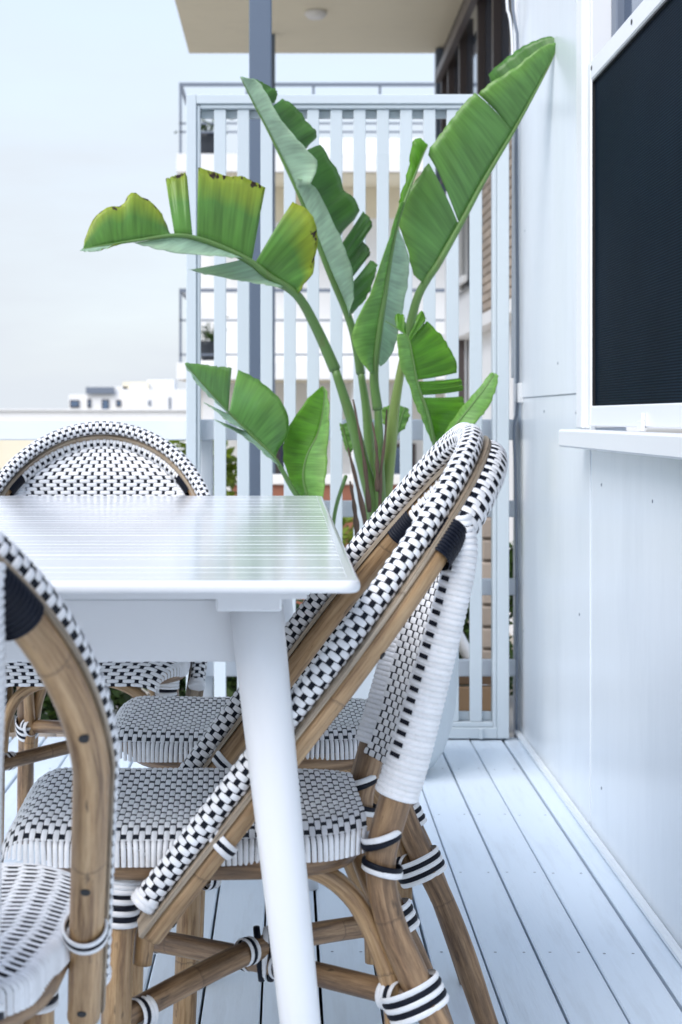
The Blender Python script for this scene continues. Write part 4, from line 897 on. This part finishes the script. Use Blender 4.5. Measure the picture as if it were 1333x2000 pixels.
# ------------------------------------------------------------------ garden behind the deck
shr = [(-1.05, 5.75, .10, .42, .24, .36, 'leaf_far'), (-.58, 5.70, .10, .36, .24, .36, 'leaf_far'), (-.12, 5.80, .10, .36, .22, .34, 'leaf_far'), (.30, 5.85, .06, .30, .2, .30, 'leaf_far'), (-1.6, 5.9, .1, .4, .3, .4, 'leaf_far'), (.70, 6.75, .12, .30, .2, .36, 'leaf_far')]
places = ['beyond the deck, left of the middle under the far chair', 'beyond the deck straight behind the far chair legs', 'beyond the deck behind the middle of the privacy screen', 'beyond the deck behind the stone planter', 'beyond the deck at the far left outside the balustrade', 'behind the brick pier at the right foot of the screen']
for k, (x, y, z, rx, ry, rz_, mt) in enumerate(shr): shrub('garden_shrub', (x, y, z), (rx, ry, rz_), 3800, .026, M[mt], 'dark green shrub ' + places[k], 'shrub', 'shrubs beyond the deck edge', seed=k)
shrub('yellow_green_bush', (-.42, 9.5, .42), (.42, .35, .38), 2200, .04, M['leaf_yel'], 'bright yellow green bush seen between the left slats of the screen', seed=21)
shrub('yellow_green_bush', (-1.62, 9.8, .30), (.5, .35, .34), 2200, .04, M['leaf_yel'], 'bright yellow green bush low at the left edge below the rail', seed=22)
shrub('lime_bush', (-.05, 10.5, .10), (.5, .35, .34), 1800, .04, M['leaf_yel'], 'yellow green bush low behind the middle slats of the screen', seed=23)
# stones edging the bed
b = MB(); b.lathe([(0.001, -.03), (.045, -.02), (.058, 0), (.045, .022), (.001, .03)], segs=9); st_me = b.mesh('edging_stone', M['stone'])
ORD = ['first', 'second', 'third', 'fourth', 'fifth', 'sixth', 'seventh', 'eighth', 'ninth', 'tenth', 'eleventh', 'twelfth']
for k in range(12):
    o = link('edging_stone', st_me, None, (-.86 + k * .072 + random.uniform(-.012, .012), 5.24 + random.uniform(-.03, .03), -.05 + random.uniform(-.01, .015)), (random.uniform(-.3, .3), random.uniform(-.3, .3), random.uniform(0, 6)))
    s = random.uniform(.7, 1.15); o.scale = (s, s * .85, s * random.uniform(.9, 1.4)); tag(o, 'tan rounded edging stone beyond the deck under the far chair, %s from the left' % ORD[k], 'stone', 'edging stones beyond the deck')
b = MB(); b.box(-1.6, .6, 5.15, 5.40, -.13, -.085); tag(b.build('garden_kerb', M['mortar']), 'low concrete kerb under the row of edging stones beyond the deck', 'kerb')
rwall = tag(empty('red_brick_wall', (.2, 13, -.5)), 'low red brick wall with pale coping behind the middle of the screen', 'wall')
b = MB(); b.box(-.6, .9, 0, .2, 0, .90); b.build('body', M['redbrick'], rwall); b = MB(); b.box(-.65, .95, -.03, .23, .902, .97, bev=.006); b.build('coping', M['bwhite'], rwall)

# ------------------------------------------------------------------ distant buildings on the left
fb = tag(empty('distant_white_house', (at(250, 0, 200).x, 205, -9)), 'distant white house with grey roof and small windows above the railing', 'building')
def fpart(name, px0, px1, py0, py1, Y, dep, mat, parent=None):
    a = at(px0, py1, Y); c = at(px1, py0, Y); b = MB(); b.box(a.x - fb.location.x, c.x - fb.location.x, Y - 205, Y + dep - 205, a.z + 9, c.z + 9); return b.build(name, mat, parent or fb)
fpart('wall', 135, 245, 770, 830, 200, 10, M['bwhite']); fpart('wall', 245, 372, 760, 830, 199, 10, M['bwhite']); fpart('upper_wall', 175, 250, 755, 770, 201, 8, M['bwhite'])
fpart('roof', 168, 222, 756, 769, 199.5, 1.3, M['iron']); fpart('roof', 240, 290, 746, 760, 201, 6, M['cream']); fpart('roof_box', 288, 340, 742, 760, 202, 6, M['bwhite'])
for (x0, x1, y0, y1) in ((137, 155, 781, 796), (171, 178, 779, 796), (199, 213, 780, 804), (227, 237, 781, 794)):
    f = fpart('window', x0, x1, y0, y1, 199.85, .14, M['frame_brown']); fpart('pane', x0 + 1.5, x1 - 1.5, y0 + 2, y1 - 2, 199.75, .09, M['glass'], f)
for (x0, x1, y0, y1) in ((290, 295, 782, 792), (330, 334, 776, 800)): fpart('window', x0, x1, y0, y1, 198.9, .09, M['iron'])
lb = tag(empty('long_white_roof', (at(120, 0, 60).x, 62, -4)), 'long low white parapet roof just above the deck railing', 'building')
b = MB(); b.box(-7, 5, -2, 6, 0, zy(802, 60) + 4); b.build('wall', M['bwhite'], lb)
b = MB(); b.box(-7.1, 5.1, -2.1, 6.1, zy(802, 60) + 4.001, zy(799, 60) + 4); b.build('roof_edge', M['bwhite'], lb)
th = tag(empty('tan_house', (at(-60, 0, 28).x, 29, -1.6)), 'tan rendered house showing below the railing at the far left', 'house')
b = MB(); b.box(-2.5, 1.6, 0, 3, 0, zy(858, 28) + 1.6 + .12); b.build('wall', M['cream'], th); b = MB(); b.box(-.1, .28, -.02, -.001, zy(878, 28) + 1.6, zy(864, 28) + 1.6); b.build('window', M['frame_brown'], th)
